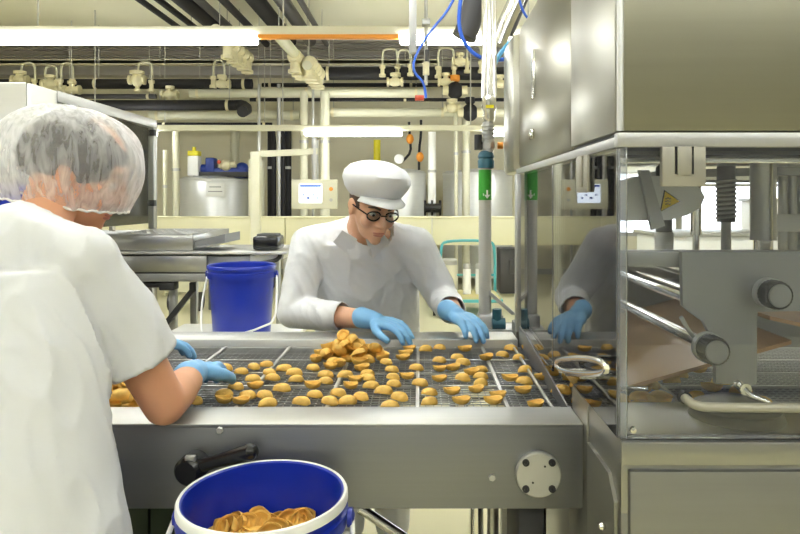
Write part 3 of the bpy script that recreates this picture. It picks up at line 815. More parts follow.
# hair and net
rot = Matrix((hr, hfw, hu)).transposed()
hm = MB().ell(hc+hu*.034-hfw*.020, (.090, .104, .082), rot).ell(hc-hfw*.082+hu*.010, (.070, .045, .055), rot)
hm = remesh(hm, .006, 5)
kill = [v for v in hm.b.verts if (v.co-hc).dot(hfw) > .066 and (v.co-hc).dot(hu) < .045 or (v.co-hc).dot(hfw) > -.03 and (v.co-hc).dot(hu) < -.028]
bmesh.ops.delete(hm.b, geom=kill, context='VERTS')
ho = part('hair', hm, 'hair', wm); solid(ho, .004)
nr, nf, nu = frame(math.radians(76), math.radians(-9), math.radians(3))
nc = V((X(69, 1.38), 1.38, Z(167, 1.38)))
m = MB(); rings = []; n = 64
NV = 26
for j in range(NV+1):
    v = j/NV
    if v < .68:
        a = v/.68*PI/2; hr_ = math.sin(a)**.82; hz = math.cos(a)**.9
    else:
        a = (v-.68)/.32; hr_ = 1-.10*a*a-.03*a; hz = -.60*a
    rings.append(m.ring(nc+nu*.128*hz+nf*(-.004), nr*.130*max(hr_, .01), nf*.153*max(hr_, .01), n))
m.loft(rings, False); m.b.faces.new(rings[0][::-1])
m.fix()
for v in m.b.verts:
    d = v.co-nc; t = math.atan2(d.dot(nr), d.dot(nf)); hgt = d.dot(nu)
    rim = max(0, -hgt/.085)
    v.co += (nr*math.sin(t)+nf*math.cos(t))*(.0045*noise.noise(V((t*5, hgt*16, 2)))+.003*math.sin(t*34)*rim)+nu*.006*noise.noise(V((t*3, hgt*9, 7)))
no = part('hair_net', m, 'net', wm)
rp_ = []
for i in range(96):
    t = 2*PI*i/96
    rp_.append(nc-nu*.0770+nf*(-.004)+nf*.153*.87*math.cos(t)+nr*.130*.87*math.sin(t)+nu*.002*math.sin(t*30))
part('elastic', MB().tube(rp_, .0028, 6, closed=True), 'white', no)

# ---- worker behind the belt
mn = thing('person', 'person in a white coat, white cap and dark glasses behind the belt sorting biscuits', 'person', (-.20, 2.62, 0))
r, f, u = frame(math.radians(176))           # faces the camera; r points to -X
spine = [(-.20, 2.56, .82), (-.205, 2.55, .94), (-.21, 2.50, 1.06), (-.21, 2.435, 1.16), (-.21, 2.385, 1.215)]
neck = V((-.205, 2.335, 1.255))
shA = V((-.405, 2.40, 1.20)); shB = V((-.020, 2.395, 1.20))
elA = V((-.45, 2.345, .968)); wrA = V((X(374, 2.17), 2.17, .968)); hdA = V((X(418, 2.08), 2.09, .95))
elB = V((.085, 2.46, 1.0)); wrB = V((X(455, 2.22), 2.21, .982)); hdB = V((X(486, 2.06), 2.06, .955))
hc = V((X(373, 2.24), 2.24, Z(207, 2.24)))
hr, hfw, hu = frame(math.radians(180-27), math.radians(-22), math.radians(-4))
def body2(m):
    dims = [(.17, .12), (.165, .115), (.17, .115), (.175, .105), (.14, .085)]
    torso(m, [(V(c), r, f, a, b_) for c, (a, b_) in zip(spine, dims)])
    m.limb([V(spine[-1]), neck, hc-hu*.03-hfw*.03], [.085, .062, .060])
    m.limb([V(spine[-1]), shA], [.07, .055]); m.limb([V(spine[-1]), shB], [.07, .055])
    head(m, hc, hr, hfw, hu)
    for a, b_, c in ((shA, elA, wrA), (shB, elB, wrB)):
        m.limb([a, a.lerp(b_, .5), b_, b_.lerp(c, .35), c], [.054, .048, .043, .043, .029])
    hand(m, wrA, hdA-wrA, V((0, 0, -1)), -1, -.002); hand(m, wrB, hdB-wrB, V((0, 0, -1)), 1, -.002)
    for s in (-1, 1):
        hip = V(spine[0])+r*.09*s
        m.limb([hip, V((hip.x, hip.y+.0, .47)), V((hip.x, hip.y+.03, .09))], [.10, .06, .038])
        m.limb([V((hip.x, hip.y+.04, .045)), V((hip.x, hip.y+.03, .04))+f*.18], [.038, .032])
part('body', remesh((lambda m: (body2(m), m)[1])(MB()), .006, 4), 'skin2', mn)
face_parts(mn, hc, hr, hfw, hu)
m = MB()
dims = [(.205, .15), (.20, .145), (.20, .14), (.20, .128), (.165, .10)]
torso(m, [(V(c)+(V((0, .02, -.30)) if i == 0 else V((0, 0, 0))), r, f, a, b_) for i, (c, (a, b_)) in enumerate(zip(spine, dims))])
m.limb([V(spine[-1]), neck-V((0, -.022, .026))], [.105, .068])
cfA = elA.lerp(wrA, .62); cfB = elB.lerp(wrB, .72)
for sh_, el_, cf in ((shA, elA, cfA), (shB, elB, cfB)):
    m.limb([V(spine[-1])+V((0, 0, .012)), sh_], [.085, .070])
    dd = (cf-el_).normalized()
    m.limb([sh_, sh_.lerp(el_, .5), el_, el_.lerp(cf, .6), cf+dd*.05], [.072, .066, .062, .052, .046])
cm = remesh(m, .0065, 8)
folds(cm, .005, 8, V((1.2, 1.2, .7)), 11)
cuff_cut(cm, cfA, cfA-elA, .085); cuff_cut(cm, cfB, cfB-elB, .085)
ndir = (hc-neck).normalized()
cuff_cut(cm, neck-V((0, -.022, .026))+ndir*.045, ndir, .085, .08)
cuff_cut(cm, V((-.2, 2.58, .525)), (0, 0, -1), .30)
co = part('coat', cm, 'coat', mn); solid(co)
col = MB()
for s in (-1, 1):
    b0 = neck+V((s*.045, -.045, -.012)); col.prism([(0, 0), (s*.05, .035), (s*.085, -.01), (s*.02, -.075)], b0+V((-s*.03, -.012, -.01)), (1, 0, 0), (0, -.35, .94), (0, -.004, -.001))
part('collar', col, 'coat', co)
m = MB()
for s in (-1, 1):
    hip = V(spine[0])+r*.09*s
    m.limb([hip+V((0, .0, -.05)), V((hip.x, hip.y, .47)), V((hip.x, hip.y+.03, .08))], [.11, .085, .07])
part('trousers', remesh(m, .009, 6), 'trouser', mn)
for s in (-1, 1):
    hip = V(spine[0])+r*.09*s
    m = remesh(MB().limb([V((hip.x, hip.y+.045, .048)), V((hip.x, hip.y+.03, .044))+f*.19], [.045, .039]), .006, 4)
    for v in m.b.verts: v.co.z = max(v.co.z, .002)
    part('shoe', m, 'shoe', mn)
for wv, hv, sg_ in ((wrA, hdA, -1), (wrB, hdB, 1)):
    m = MB(); hand(m, wv, hv-wv, V((0, 0, -1)), sg_, .0022)
    dd = (hv-wv).normalized(); m.limb([wv-dd*.05, wv-dd*.01], [.036, .032])
    part('glove', remesh(m, .0038, 3), 'glove', mn)
rot = Matrix((hr, hfw, hu)).transposed()
hm = remesh(MB().ell(hc+hu*.032-hfw*.020, (.080, .094, .080), rot).ell(hc-hfw*.065-hu*.02, (.066, .04, .05), rot), .006, 4)
kill = [v for v in hm.b.verts if (v.co-hc).dot(hfw) > .03 and (v.co-hc).dot(hu) < .06]
bmesh.ops.delete(hm.b, geom=kill, context='VERTS')
solid(part('hair', hm, 'hair2', mn), .004)
# cap: puffed crown, band, short peak
kr, kf, ku = frame(math.radians(180-27), math.radians(-10), math.radians(-3))
kc = hc+hu*.062-hfw*.012
m = MB(); rings = []; n = 48
for hgt, s in ((-.024, .80), (-.012, .90), (.006, 1.03), (.030, 1.12), (.055, 1.08), (.076, .90), (.089, .58), (.095, .30), (.097, .05)):
    ring = m.ring(kc+ku*hgt, kr*.103*s, kf*.118*s, n)
    for v in ring:
        d = v.co-kc; t = math.atan2(d.dot(kr), d.dot(kf))
        v.co += (kr*math.sin(t)+kf*math.cos(t))*.004*noise.noise(V((t*4, hgt*20, 1)))+ku*.004*noise.noise(V((t*3, hgt*15, 5)))
    rings.append(ring)
m.loft(rings, False); m.b.faces.new(rings[-1])
cap = part('cap', m, 'coat', mn); solid(cap, .003)
part('cap_band', MB().lathe([(1, -.02), (1.02, -.02), (1.02, .006), (1, .006)], (0, 0, 0), (0, 0, 1), 48), 'coat', cap)
bo = cap.children[0]
bo.data.transform(Matrix.Translation(kc-root_loc(mn)) @  Matrix((kr*.086, kf*.099, ku)).transposed().to_4x4() @ Matrix.Translation(root_loc(mn)))
pk = MB(); outer = []; inner = []
for i in range(21):
    t = (i/20-.5)*2.0
    inner.append(kc-ku*.016+kr*.084*math.sin(t)+kf*.098*math.cos(t))
    outer.append(kc-ku*(.040-.006*abs(t))+kr*.104*math.sin(t)+kf*(.098*math.cos(t)+.062*max(0, math.cos(t*1.45))))
vi = [pk.b.verts.new(p) for p in inner]; vo = [pk.b.verts.new(p) for p in outer]
for i in range(20): pk.b.faces.new((vi[i], vi[i+1], vo[i+1], vo[i]))
po = part('peak', pk, 'coat', cap); solid(po, .003)
L = lambda a, b_, c: hc+hr*a+hfw*b_+hu*c
gl = MB()
for s in (-1, 1):
    pts = [L(s*(.033+.024*math.cos(t)), .094-.006*abs(math.cos(t)), .003+.016*math.sin(t)) for t in [2*PI*i/16 for i in range(16)]]
    gl.tube(pts, .0026, 6, closed=True)
    gl.tube([L(s*.057, .088, .006), L(s*.072, .05, .008), L(s*.080, -.01, .006)], .0026, 6)
gl.tube([L(-.010, .095, .006), L(0, .102, .009), L(.010, .095, .006)], .0022, 6)
go = part('glasses', gl, 'black', mn)
for s in (-1, 1):
    part('lens', MB().lathe([(0, -.0008), (.0215, -.0008), (.0215, .0008), (0, .0008)], L(s*.033, .090, .003), hfw, 20), 'glass', go)

# ------------------------------------------------------------------ column of air line behind the belt, hoses and ducts
px0 = X(488, 2.42); pd = 2.42
t = thing('air_line', 'grey upright air line with green label, hung from the ceiling beside the hood', 'pipe', (px0, pd, 1.0))
zz = lambda y: Z(y, pd)
po = part('post', MB().cyl((X(485, pd), pd, zz(318)), (X(485, pd), pd, zz(165)), .0235, n=24), 'grey', t)
lb = part('label_band', MB().lathe([(.0243, zz(200)), (.0243, zz(170))], (X(485, pd), pd, 0), (0, 0, 1), 24), 'green', po)
lc = V((X(486.5, pd), pd-.0262, zz(195)))
ar = MB().prism([(-.003, .018), (.003, .018), (.003, 0), (.011, .001), (0, -.014), (-.011, .001), (-.003, 0)], lc, (1, 0, 0), (0, 0, 1), (0, .002, 0))
part('arrow_mark', ar, 'paper', lb)
part('mark', MB().prism([(-.003, -.005), (.002, -.005), (.002, .004), (-.003, .004)], lc+V((-.012, .003, .002)), (1, 0, 0), (0, 0, 1), (0, .002, 0)), 'paper', lb)
part('blue_stripe', MB().prism([(-.002, -.045), (.002, -.045), (.002, .05), (-.002, .05)], lc+V((-.0205, .010, .045)), (1, 0, 0), (0, 0, 1), (0, .004, 0)), 'cyan', lb)
part('coupling', MB().lathe([(.02, zz(169)), (.030, zz(168)), (.031, zz(161)), (.027, zz(159)), (.031, zz(157)), (.027, zz(153)), (.018, zz(151))], (X(486, pd), pd, 0), (0, 0, 1), 20), 'petrol', t)
part('regulator', MB().cyl((X(488, pd), pd, zz(152)), (X(488, pd), pd, zz(122)), .020, n=20).lathe([(.020, zz(150)), (.026, zz(149)), (.026, zz(143)), (.020, zz(142))], (X(488, pd), pd, 0), (0, 0, 1), 6), 'alu', t)
sp_ = MB()
for i in range(6): sp_.lathe([(.020, 0), (.0245, .002), (.0245, .008), (.020, .010)], (X(488, pd), pd, zz(147-i*4)), (0, 0, 1), 20)
part('ribbed_sleeve', sp_, 'alu', t)
part('side_valve', MB().cyl((X(478, pd), pd-.005, zz(150)), (X(478, pd), pd-.005, zz(135)), .014).cyl((X(478, pd), pd, zz(143)), (X(488, pd), pd, zz(143)), .009), 'dark', t)
part('valve_knob', MB().cyl((X(497, pd), pd-.02, zz(146)), (X(502, pd), pd-.02, zz(146)), .013), 'orange', t)
part('joint', MB().lathe([(.018, zz(122)), (.022, zz(118)), (.022, zz(112)), (.028, zz(108)), (.026, zz(98)), (.018, zz(96))], (X(489, pd), pd, 0), (0, 0, 1), 20), 'chrome', t)
part('tag', MB().box(X(485, pd), X(493, pd), pd-.03, pd-.026, zz(109), zz(106)), 'yellow', t)
part('riser', MB().cyl((X(489, pd), pd, zz(98)), (X(489, pd), pd, CEIL), .017, n=18).cyl((X(483.5, pd), pd-.005, zz(98)), (X(483.5, pd), pd-.005, CEIL), .008, n=10).cyl((X(494.5, pd), pd-.005, zz(98)), (X(494.5, pd), pd-.005, CEIL), .008, n=10), 'chrome', t)
part('mounting_arm', MB().prism([(0, 0), (.02, 0), (.135, -.10), (.115, -.10)], (X(480, pd), pd-.02, zz(287)), (1, 0, 0), (0, 0, 1), (0, .03, 0)), 'alu', t)
part('foot_clamp', MB().box(X(478, pd), X(502, pd), pd-.05, pd+.03, zz(334), zz(313), .006).box(X(476, pd), X(530, pd), pd-.12, pd+.03, .905, zz(333), .004), 'alu', t)
part('foot_valve', MB().cyl((X(492, 2.36), 2.36, Z(324, 2.36)), (X(505, 2.36), 2.36, Z(324, 2.36)), .022, n=20).cyl((X(497, 2.36), 2.36, Z(328, 2.36)), (X(497, 2.36), 2.36, Z(309, 2.36)), .017, n=20), 'petrol', t)
def hose(name, pts, rr, m, label, cat, sm=2, grp=None, n=10):
    return single(name, MB().tube(pts, rr, n, sm), m, label, cat, pts[0], grp)
hd = 2.75
hose('air_hose', [V((X(472, hd), hd, CEIL)), P(468, -110, hd), P(464, -30, hd), P(452, 6, hd), P(428, 34, hd), P(414, 58, hd), P(413, 72, hd), P(424, 82, hd), P(426, 98, hd)], .0055, 'bluehose', 'thin blue air hose hanging in a loop to the thin hanger rod', 'hose')
hose('air_hose', [V((X(476, hd), hd+.02, CEIL)), P(470, -110, hd), P(466, -30, hd), P(459, 8, hd), P(459, 32, hd), P(470, 52, hd), P(488, 61, hd), P(508, 59, hd), P(520, 55, hd)], .0085, 'bluehose', 'thicker blue air hose curving behind the chrome riser to the hood', 'hose')
hose('air_hose', [P(512, 40, 2.5), P(506, 46, 2.5), P(497, 58, 2.5), P(492, 72, 2.5), P(490, 100, 2.5)], .0085, 'cyan', 'short pale blue air hose beside the chrome riser', 'hose')
hose('air_hose', [V((X(505, 2.3), 2.3, CEIL)), P(512, -40, 2.3), P(519, 0, 2.3), P(524, 14, 2.3), P(533, 24, 2.3)], .0045, 'bluehose', 'thin blue hose running down onto the hood top', 'hose')
dct = thing('extract_duct', 'dark grey slanted flexible duct between blue hoses and chrome riser', 'duct', P(470, 30, 2.9))
part('tube', MB().tube([P(464, 38, 2.9), P(470, 22, 2.9), P(478, -10, 2.9), P(488, -90, 2.9), (.35, 2.9, CEIL)], .052, 20, 1), 'dgrey', dct)
part('end_ring', MB().lathe([(.048, -.006), (.055, -.004), (.055, .012), (.048, .014)], P(464.3, 37, 2.9), (P(470, 22, 2.9)-P(464, 38, 2.9)), 24), 'dgrey', dct)
dct = thing('extract_duct', 'slanted chrome and black pipe rising between riser and hood', 'duct', P(497, 40, 2.7))
part('tube', MB().tube([P(498, 45, 2.7), P(505, 25, 2.7), P(514, 5, 2.7), P(530, -30, 2.7), (.75, 2.7, CEIL)], .034, 18, 1), 'chrome', dct)
part('sleeve', MB().tube([P(507, 34, 2.76), P(516, 12, 2.76), P(524, -6, 2.76), P(542, -40, 2.76)], .028, 18, 1), 'dgrey', dct)
single('hanger_bar', MB().box(X(409, 4.0), X(416.5, 4.0), 3.98, 4.03, Z(53, 4.0), CEIL, .003), 'alu', 'flat grey hanger bar coming down from the ceiling above the white cap', 'bar', (X(413, 4), 4, CEIL))
t = thing('hanger_rod', 'thin hanger rod with brass clamp beside the flat grey bar', 'rod', (X(426, 4.2), 4.2, CEIL))
part('rod', MB().cyl((X(426, 4.2), 4.2, Z(85, 4.2)), (X(426, 4.2), 4.2, CEIL), .011, n=10), 'grey', t)
part('clamp', MB().box(X(422, 4.2), X(430, 4.2), 4.16, 4.23, Z(26, 4.2), Z(20, 4.2), .004), 'alu', t)
part('valve', MB().cyl((X(426, 4.2), 4.2, Z(75, 4.2)), (X(426, 4.2), 4.2, Z(62, 4.2)), .022, n=12), 'ivory', t)
part('filter_bowl', MB().cyl((X(427, 4.2), 4.2, Z(62, 4.2)), (X(427, 4.2), 4.2, Z(50, 4.2)), .016, n=12), 'dgrey', t)
part('red_tap', MB().box(X(415, 4.2), X(424, 4.2), 4.16, 4.2, Z(101, 4.2), Z(96, 4.2), .005), 'red', t)

# ------------------------------------------------------------------ overhead pipes that run away from the camera
DZ = 1.9; DK = 2.25
def runpipe(px_at0, r, y0, y1, m, label, z=None, lag=0):
    q = DK if m in ('insul', 'dgrey') else DZ
    x = (px_at0-420)/200*q; r *= q/DZ
    z = CZ+q if z is None else z
    t = thing('overhead_pipe', label, 'pipe', (x, y0, z), 'pipes running under the ceiling')
    part('pipe_run', MB().cyl((x, y0, z), (x, y1, z), r, n=16), m, t)
    yy = y0+.15
    while yy < y1-.2:
        part('hanger', MB().cyl((x, yy, z+r*.8), (x, yy, CEIL), .006, n=6), 'grey', t); yy += 1.9
    return t, x, z
runpipe(140, .030, 5.0, 9.4, 'insul', 'thin black pipe under the ceiling, farthest from the hood of the black runs')
runpipe(159, .032, 5.0, 9.4, 'insul', 'thin black pipe under the ceiling, second from the far side')
runpipe(184, .080, 5.0, 9.4, 'insul', 'thick black insulated pipe under the ceiling between two thin black ones')
runpipe(199, .040, 5.0, 9.4, 'dgrey', 'dark grey pipe close beside the thick black insulated pipe')
runpipe(223, .038, 5.0, 9.4, 'insul', 'slim black pipe under the ceiling just beyond the cream valve pipe')
runpipe(256, .082, 5.0, 9.2, 'insul', 'thick black insulated pipe under the ceiling next to the dark grey one')
runpipe(282, .070, 5.0, 9.2, 'dgrey', 'thick dark grey pipe ending above the cream valve cluster')
runpipe(300, .030, 5.0, 9.4, 'dgrey', 'thin dark grey pipe, nearest to the hood of the ceiling runs')
def valve_chain(x, z, y0, n, parent, r=.07):
    for i in range(n):
        y = y0+i*.22
        part('valve_body', MB().lathe([(r*.5, -.09), (r*.9, -.085), (r*.9, -.06), (r*1.2, -.03), (r*1.2, .03), (r*.9, .06), (r*.9, .085), (r*.5, .09)], (x, y, z), (0, 1, 0), 16, True, True), 'ivory', parent)
        part('valve_bonnet', MB().lathe([(r*.6, 0), (r*.8, -.10), (r*.8, -.16), (r*1.1, -.17), (r*1.1, -.21), (0, -.21)], (x, y, z), (0, 0, 1), 14), 'ivory', parent)
t, x, z = runpipe(180, .065, 7.25, 7.65, 'pipe', 'cream pipe with a chain of ivory valves, seen under the near trunking')
t['label'] = 'cream pipe with a chain of ivory valves ending above the pipe rack'
valve_chain(x, z-.02, 7.7, 5, t)
t, x, z = runpipe(252, .068, 7.2, 8.2, 'pipe', 'cream pipe ending in a large ivory valve', CZ+1.86)
t['label'] = 'shorter cream pipe ending in a large ivory valve beside the dark grey pipe'
valve_chain(x+.0, z-.03, 8.3, 3, t, .08)
t, x, z = runpipe(268, .06, 8.3, 9.4, 'pipe', 'stub of cream pipe', CZ+1.72)
t['label'] = 'stub of cream pipe with ivory valves above the two cream uprights'
valve_chain(x+.02, z+.04, 8.4, 4, t, .085)

# ------------------------------------------------------------------ pipe rack across the back
RD = 9.7
def cross(pxa, pxb, pya, pyb, m, label, d=RD, elbows=()):
    ya = (pya+pyb)/2; rr = (pyb-pya)/2*d/F
    xa, xb = X(pxa, d), X(pxb, d); z = Z(ya, d)
    t = thing('rack_pipe', label, 'pipe', ((xa+xb)/2, d, z), 'pipes crossing the back of the hall')
    part('pipe_run', MB().cyl((xa, d, z), (xb, d, z), rr, n=18), m, t)
    n = max(1, int((xb-xa)/1.6))
    for i in range(n+1):
        xx = xa+.12+(xb-xa-.24)*i/n
        part('hanger', MB().cyl((xx, d+rr+.008, z), (xx, d+rr+.008, CEIL), .008, n=6), 'grey', t)
        part('pipe_clip', MB().lathe([(rr*.98, -.02), (rr*1.10, -.02), (rr*1.10, .02), (rr*.98, .02)], (xx, d, z), (1, 0, 0), 18), 'ivory', t)
    return t, z, rr
ra, za, rra = cross(-60, 252, 79, 89, 'insul', 'black insulated pipe across the back, uppermost of those above the hair net')
cross(320, 560, 67, 80, 'insul', 'thick black insulated pipe behind the thin hanger rod, highest across the back', RD)
cross(60, 236, 100, 110.5, 'insul', 'black insulated pipe with an elbow, below the uppermost black one', RD-.25)
cross(262, 560, 83, 87, 'insul', 'thin black pipe below the highest thick black one', RD+.2)
cross(190, 424, 88, 97.5, 'pipe', 'thick cream pipe crossing above the two cream uprights', RD+.1)
cross(250, 560, 98, 101.5, 'insul', 'thin black pipe under the thick cream pipe', RD+.35)
cross(150, 300, 110.5, 120, 'pipe', 'cream pipe behind the black elbow, over the first tank', RD+.3)
cross(325, 560, 108, 117, 'pipe', 'cream pipe behind the white cap, over the ring of gauges', RD+.3)
cross(60, 156, 94, 99, 'dgrey', 'dark grey pipe between the two thick black pipes', RD+.2)
cross(156, 272, 122.5, 126, 'insul', 'thin black pipe lying along the far light trunking', RD+.1)
# elbow of lower black pipe
e0 = V((X(236, RD-.25), RD-.25, Z(105, RD-.25)))
single('pipe_elbow', MB().tube([e0, e0+V((.10, -.02, 0)), e0+V((.25, -.30, -.10)), e0+V((.30, -.75, -.20))], .075, 16, 1), 'insul', 'black pipe elbow turning down towards the tank', 'pipe', e0)
single('cable_tray', MB().box(X(-40, 9.9), X(440, 9.9), 9.85, 10.05, Z(64, 9.9), Z(61, 9.9)).box(X(-40, 9.9), X(440, 9.9), 9.85, 9.86, Z(65, 9.9), Z(60, 9.9)), 'cream', 'narrow cream cable tray under the ribbed ceiling', 'tray', (0, 9.95, Z(62, 9.9)))
for px, py, w_, h_ in ((28, 63, 14, 20), (51, 66, 12, 18), (67, 63, 12, 20), (145, 62, 14, 22), (219, 60, 11, 20), (390, 49, 15, 20), (404, 50, 13, 18), (446, 48, 16, 22), (474, 45, 14, 20)):
    d = 9.58
    t = thing('bypass_loop', 'small white bent tube looping over the black pipe', 'tube', P(px, py+h_, d), 'white bent loops over the pipe rack')
    a = P(px-w_/2, py+h_, d); b_ = P(px+w_/2, py+h_, d); tp_ = Z(py, d)
    part('tube', MB().tube([a, V((a.x, d, tp_-.06)), V((a.x+.04, d, tp_)), V((b_.x-.04, d, tp_)), V((b_.x, d, tp_-.06)), b_], .016, 8, 2), 'pipe', t)
    for q in (a, b_):
        part('fitting', MB().lathe([(.02, 0), (.045, 0), (.045, -.04), (.03, -.05), (.03, -.12), (.05, -.13), (.05, -.17), (0, -.17)], q+V((0, -.02, .05)), (0, 0, 1), 12), 'ivory', t)
for px, py, s in ((20, 80, 1.1), (50, 84, 1.0), (72, 90, .8), (137, 80, 1.3), (170, 95, .8), (222, 84, .9), (395, 82, .9), (446, 82, .8), (460, 62, .8), (452, 108, 1.0), (500, 84, .8)):
    d = 9.57; c = P(px, py, d)
    t = thing('valve', 'ivory valve with a capped bonnet fixed on the pipe rack', 'valve', c, 'ivory valves on the pipe rack')
    part('body', MB().lathe([(.03, -.12), (.07, -.12), (.07, -.09), (.045, -.08), (.075*s, -.03), (.075*s, .03), (.045, .08), (.07, .09), (.07, .12), (.03, .12)], c, (1, 0, 0), 16, True, True), 'ivory', t)
    part('bonnet', MB().lathe([(.05*s, -.06), (.05*s, .08), (.08*s, .09), (.08*s, .13), (0, .14)], c, (0, 0, 1), 14), 'ivory', t)
for px, py, m_, la in ((455, 75, 'orange', 'round orange-topped black pump hanging on the pipe rack'), (470, 97, 'insul', 'black round pump beside the orange-topped one')):
    d = 9.55; c = P(px, py+10, d)
    t = thing('pump', la, 'pump', c)
    part('motor', MB().ell(c+V((0, 0, -.08)), (.12, .12, .13)), 'insul', t)
    part('cap', MB().lathe([(.06, 0), (.075, .02), (.07, .09), (0, .10)], c+V((0, 0, .05)), (0, 0, 1), 18), m_, t)
    part('flange', MB().cyl(c+V((-.18, 0, -.08)), c+V((.18, 0, -.08)), .07, n=16), 'ivory', t)

# uprights
def upright(px, d, wpx, ytop, m, label, ybot=None):
    rr = wpx/2*d/F; x = X(px, d); zt = Z(ytop, d); zb = 0 if ybot is None else Z(ybot, d)
    t = thing('upright_pipe', label, 'pipe', (x, d, zb), 'upright pipes at the back')
    part('pipe_run', MB().cyl((x, d, zb), (x, d, zt), rr, n=16), m, t)
    for k in (.3, .75):
        part('clip', MB().lathe([(rr*.98, -.02), (rr*1.15, -.02), (rr*1.15, .02), (rr*.98, .02)], (x, d, zb+(zt-zb)*k), (0, 0, 1), 14), 'alu', t)
upright(304, 9.75, 8, 92, 'pipe', 'cream upright pipe, first of the pair behind the control panel')
upright(325, 9.75, 9.5, 92, 'pipe', 'thicker cream upright pipe, second of the pair behind the control panel')
upright(279, 9.85, 4, 84, 'alu', 'slim grey upright pipe between the black cables and the cream pair')
upright(259, 9.5, 3, 84, 'alu', 'very thin grey upright rod above the narrow grey cabinet')
upright(313, 9.6, 2.5, 80, 'alu', 'very thin rod between the two cream uprights')
upright(288, 10.2, 7, 128, 'insul', 'black upright pipe next to the slim grey one')
upright(271, 10.2, 7, 128, 'insul', 'black upright pipe beside the narrow grey cabinet')
upright(176, 9.4, 7, 128, 'pipe', 'cream upright post beside the first tank')
upright(165, 9.3, 4, 150, 'pipe', 'slim slanting-looking cream upright by the glazed cabinet')
upright(235, 11.4, 9, 128, 'pipe', 'grey-white upright pipe rising behind the first tank')
upright(432, 10.0, 8, 132, 'white', 'white standpipe between the two far tanks')
upright(456, 9.8, 4, 108, 'pipe', 'slim cream upright in front of the far tank')
upright(466, 9.9, 8, 106, 'pipe', 'wide cream upright in front of the far tank')
upright(377, 11.2, 7, 140, 'yellow', 'pale yellow upright pipe just above the white cap')
upright(152, 8.6, 4, 120, 'alu', 'grey corner post behind the glazed cabinet')

# cable loop of hoses left
for px, m_, la in ((283, 'insul', 'black cable bundle dropping beside the control panel'), (274, 'insul', 'black cable bend dropping from the far trunking')):
    hose('cable', [P(px-12, 128, 9.9), P(px-4, 128, 9.9), P(px, 134, 9.9), P(px, 170, 9.9), P(px, 250, 9.9)], .035, m_, la, 'cable', 1)

# ------------------------------------------------------------------ tanks
def tank(pa, pb, ytop, d, label, drum=False):
    x = X((pa+pb)/2, d); rr = (pb-pa)/2*d/F; zt = Z(ytop, d)
    t = thing('tank', label, 'tank', (x, d, 0), 'steel tanks along the back')
    part('shell', MB().lathe([(rr*.98, .12), (rr, .14), (rr, zt-.10), (rr*.98, zt-.08)], (x, d, 0), (0, 0, 1), 48, True), 'tank', t)
    part('lid', MB().lathe([(rr*1.015, zt-.10), (rr*1.02, zt-.06), (rr*.9, zt-.02), (.1, zt+.02), (0, zt+.02)], (x, d, 0), (0, 0, 1), 48), 'tank', t)
    for k in range(3):
        a = k*2*PI/3+.4
        part('leg', MB().cyl((x+rr*.8*math.cos(a), d+rr*.8*math.sin(a), 0), (x+rr*.8*math.cos(a), d+rr*.8*math.sin(a), .14), .03, n=10), 'alu', t)
    return t, x, rr, zt
t, x, rr, zt = tank(182, 253, 176, 10.6, 'first steel tank with blue motor and paper label, behind the low cream barrier')
part('paper_label', MB().prism([(-.14, -.10), (.14, -.10), (.14, .10), (-.14, .10)], (X(215, 10), 10.6-rr-.012, Z(190, 10)), (1, 0, 0), (0, 0, 1), (0, .008, 0)), 'paper', t)
for q, w_ in ((.04, .09), (-.03, .11)):
    part('print_line', MB().box(X(215, 10)-w_, X(215, 10)+w_, 10.6-rr-.014, 10.6-rr-.012, Z(190, 10)+q, Z(190, 10)+q+.015), 'ink', t)
part('mixer_motor', MB().cyl((X(200, 10.3), 10.3, Z(170, 10.3)), (X(209, 10.3), 10.3, Z(170, 10.3)), .09, n=20).box(X(207, 10.3), X(216, 10.3), 10.2, 10.4, Z(174, 10.3), Z(158, 10.3), .02), 'bluepump', t)
part('gear_unit', MB().box(X(215, 10.3), X(248, 10.3), 10.2, 10.42, Z(178, 10.3), Z(168, 10.3), .03).ell(P(242, 168, 10.3), (.10, .10, .09)), 'bluepump', t)
part('pump_head', MB().ell(P(226, 165, 10.2), (.09, .09, .09)).cyl(P(220, 166, 10.2), P(236, 164, 10.2), .05), 'ivory', t)
part('black_plinth', MB().box(X(196, 10.3), X(250, 10.3), 10.15, 10.5, zt-.03, zt+.05, .01), 'dark', t)
part('red_button', MB().cyl(P(219, 162, 10.15), P(219, 162, 10.10), .03), 'red', t)
yc = thing('container', 'small white container with bright yellow cap on the first tank', 'container', P(194, 168, 10.2))
part('body', MB().box(X(189, 10.2), X(200, 10.2), 10.12, 10.28, Z(176, 10.2), Z(156, 10.2), .015), 'white', yc)
part('cap', MB().box(X(189, 10.2), X(200, 10.2), 10.12, 10.28, Z(156, 10.2), Z(151, 10.2), .015).cyl(P(194, 151, 10.2), P(194, 147, 10.2), .03), 'yellow', yc)
tank(385, 426, 170, 10.6, 'middle steel tank showing beside the white cap')
tank(443, 512, 170, 10.9, 'wide steel tank behind the air line')
single('narrow_cabinet', MB().box(X(250, 9.6), X(263, 9.6), 9.5, 9.7, 0, Z(160, 9.6), .01), 'pipe', 'narrow grey-cream cabinet standing beside the first tank', 'cabinet', (X(256, 9.6), 9.6, 0))
t = thing('gauge', 'round white pressure gauge with orange taps on the back wall', 'gauge', P(399, 159, 10.4))
part('dial', MB().lathe([(0, .02), (.075, .02), (.08, .01), (.08, -.03), (0, -.03)], P(399, 159, 10.4), (0, -1, 0), 24), 'white', t)
part('pipework', MB().tube([P(399, 163, 10.42), P(404, 160, 10.42), P(411, 152, 10.42), P(410, 140, 10.42), P(409, 122, 10.42)], .02, 8, 1).tube([P(419, 170, 10.42), P(419, 150, 10.42), P(421, 135, 10.42), P(421, 120, 10.42)], .02, 8, 1), 'insul', t)
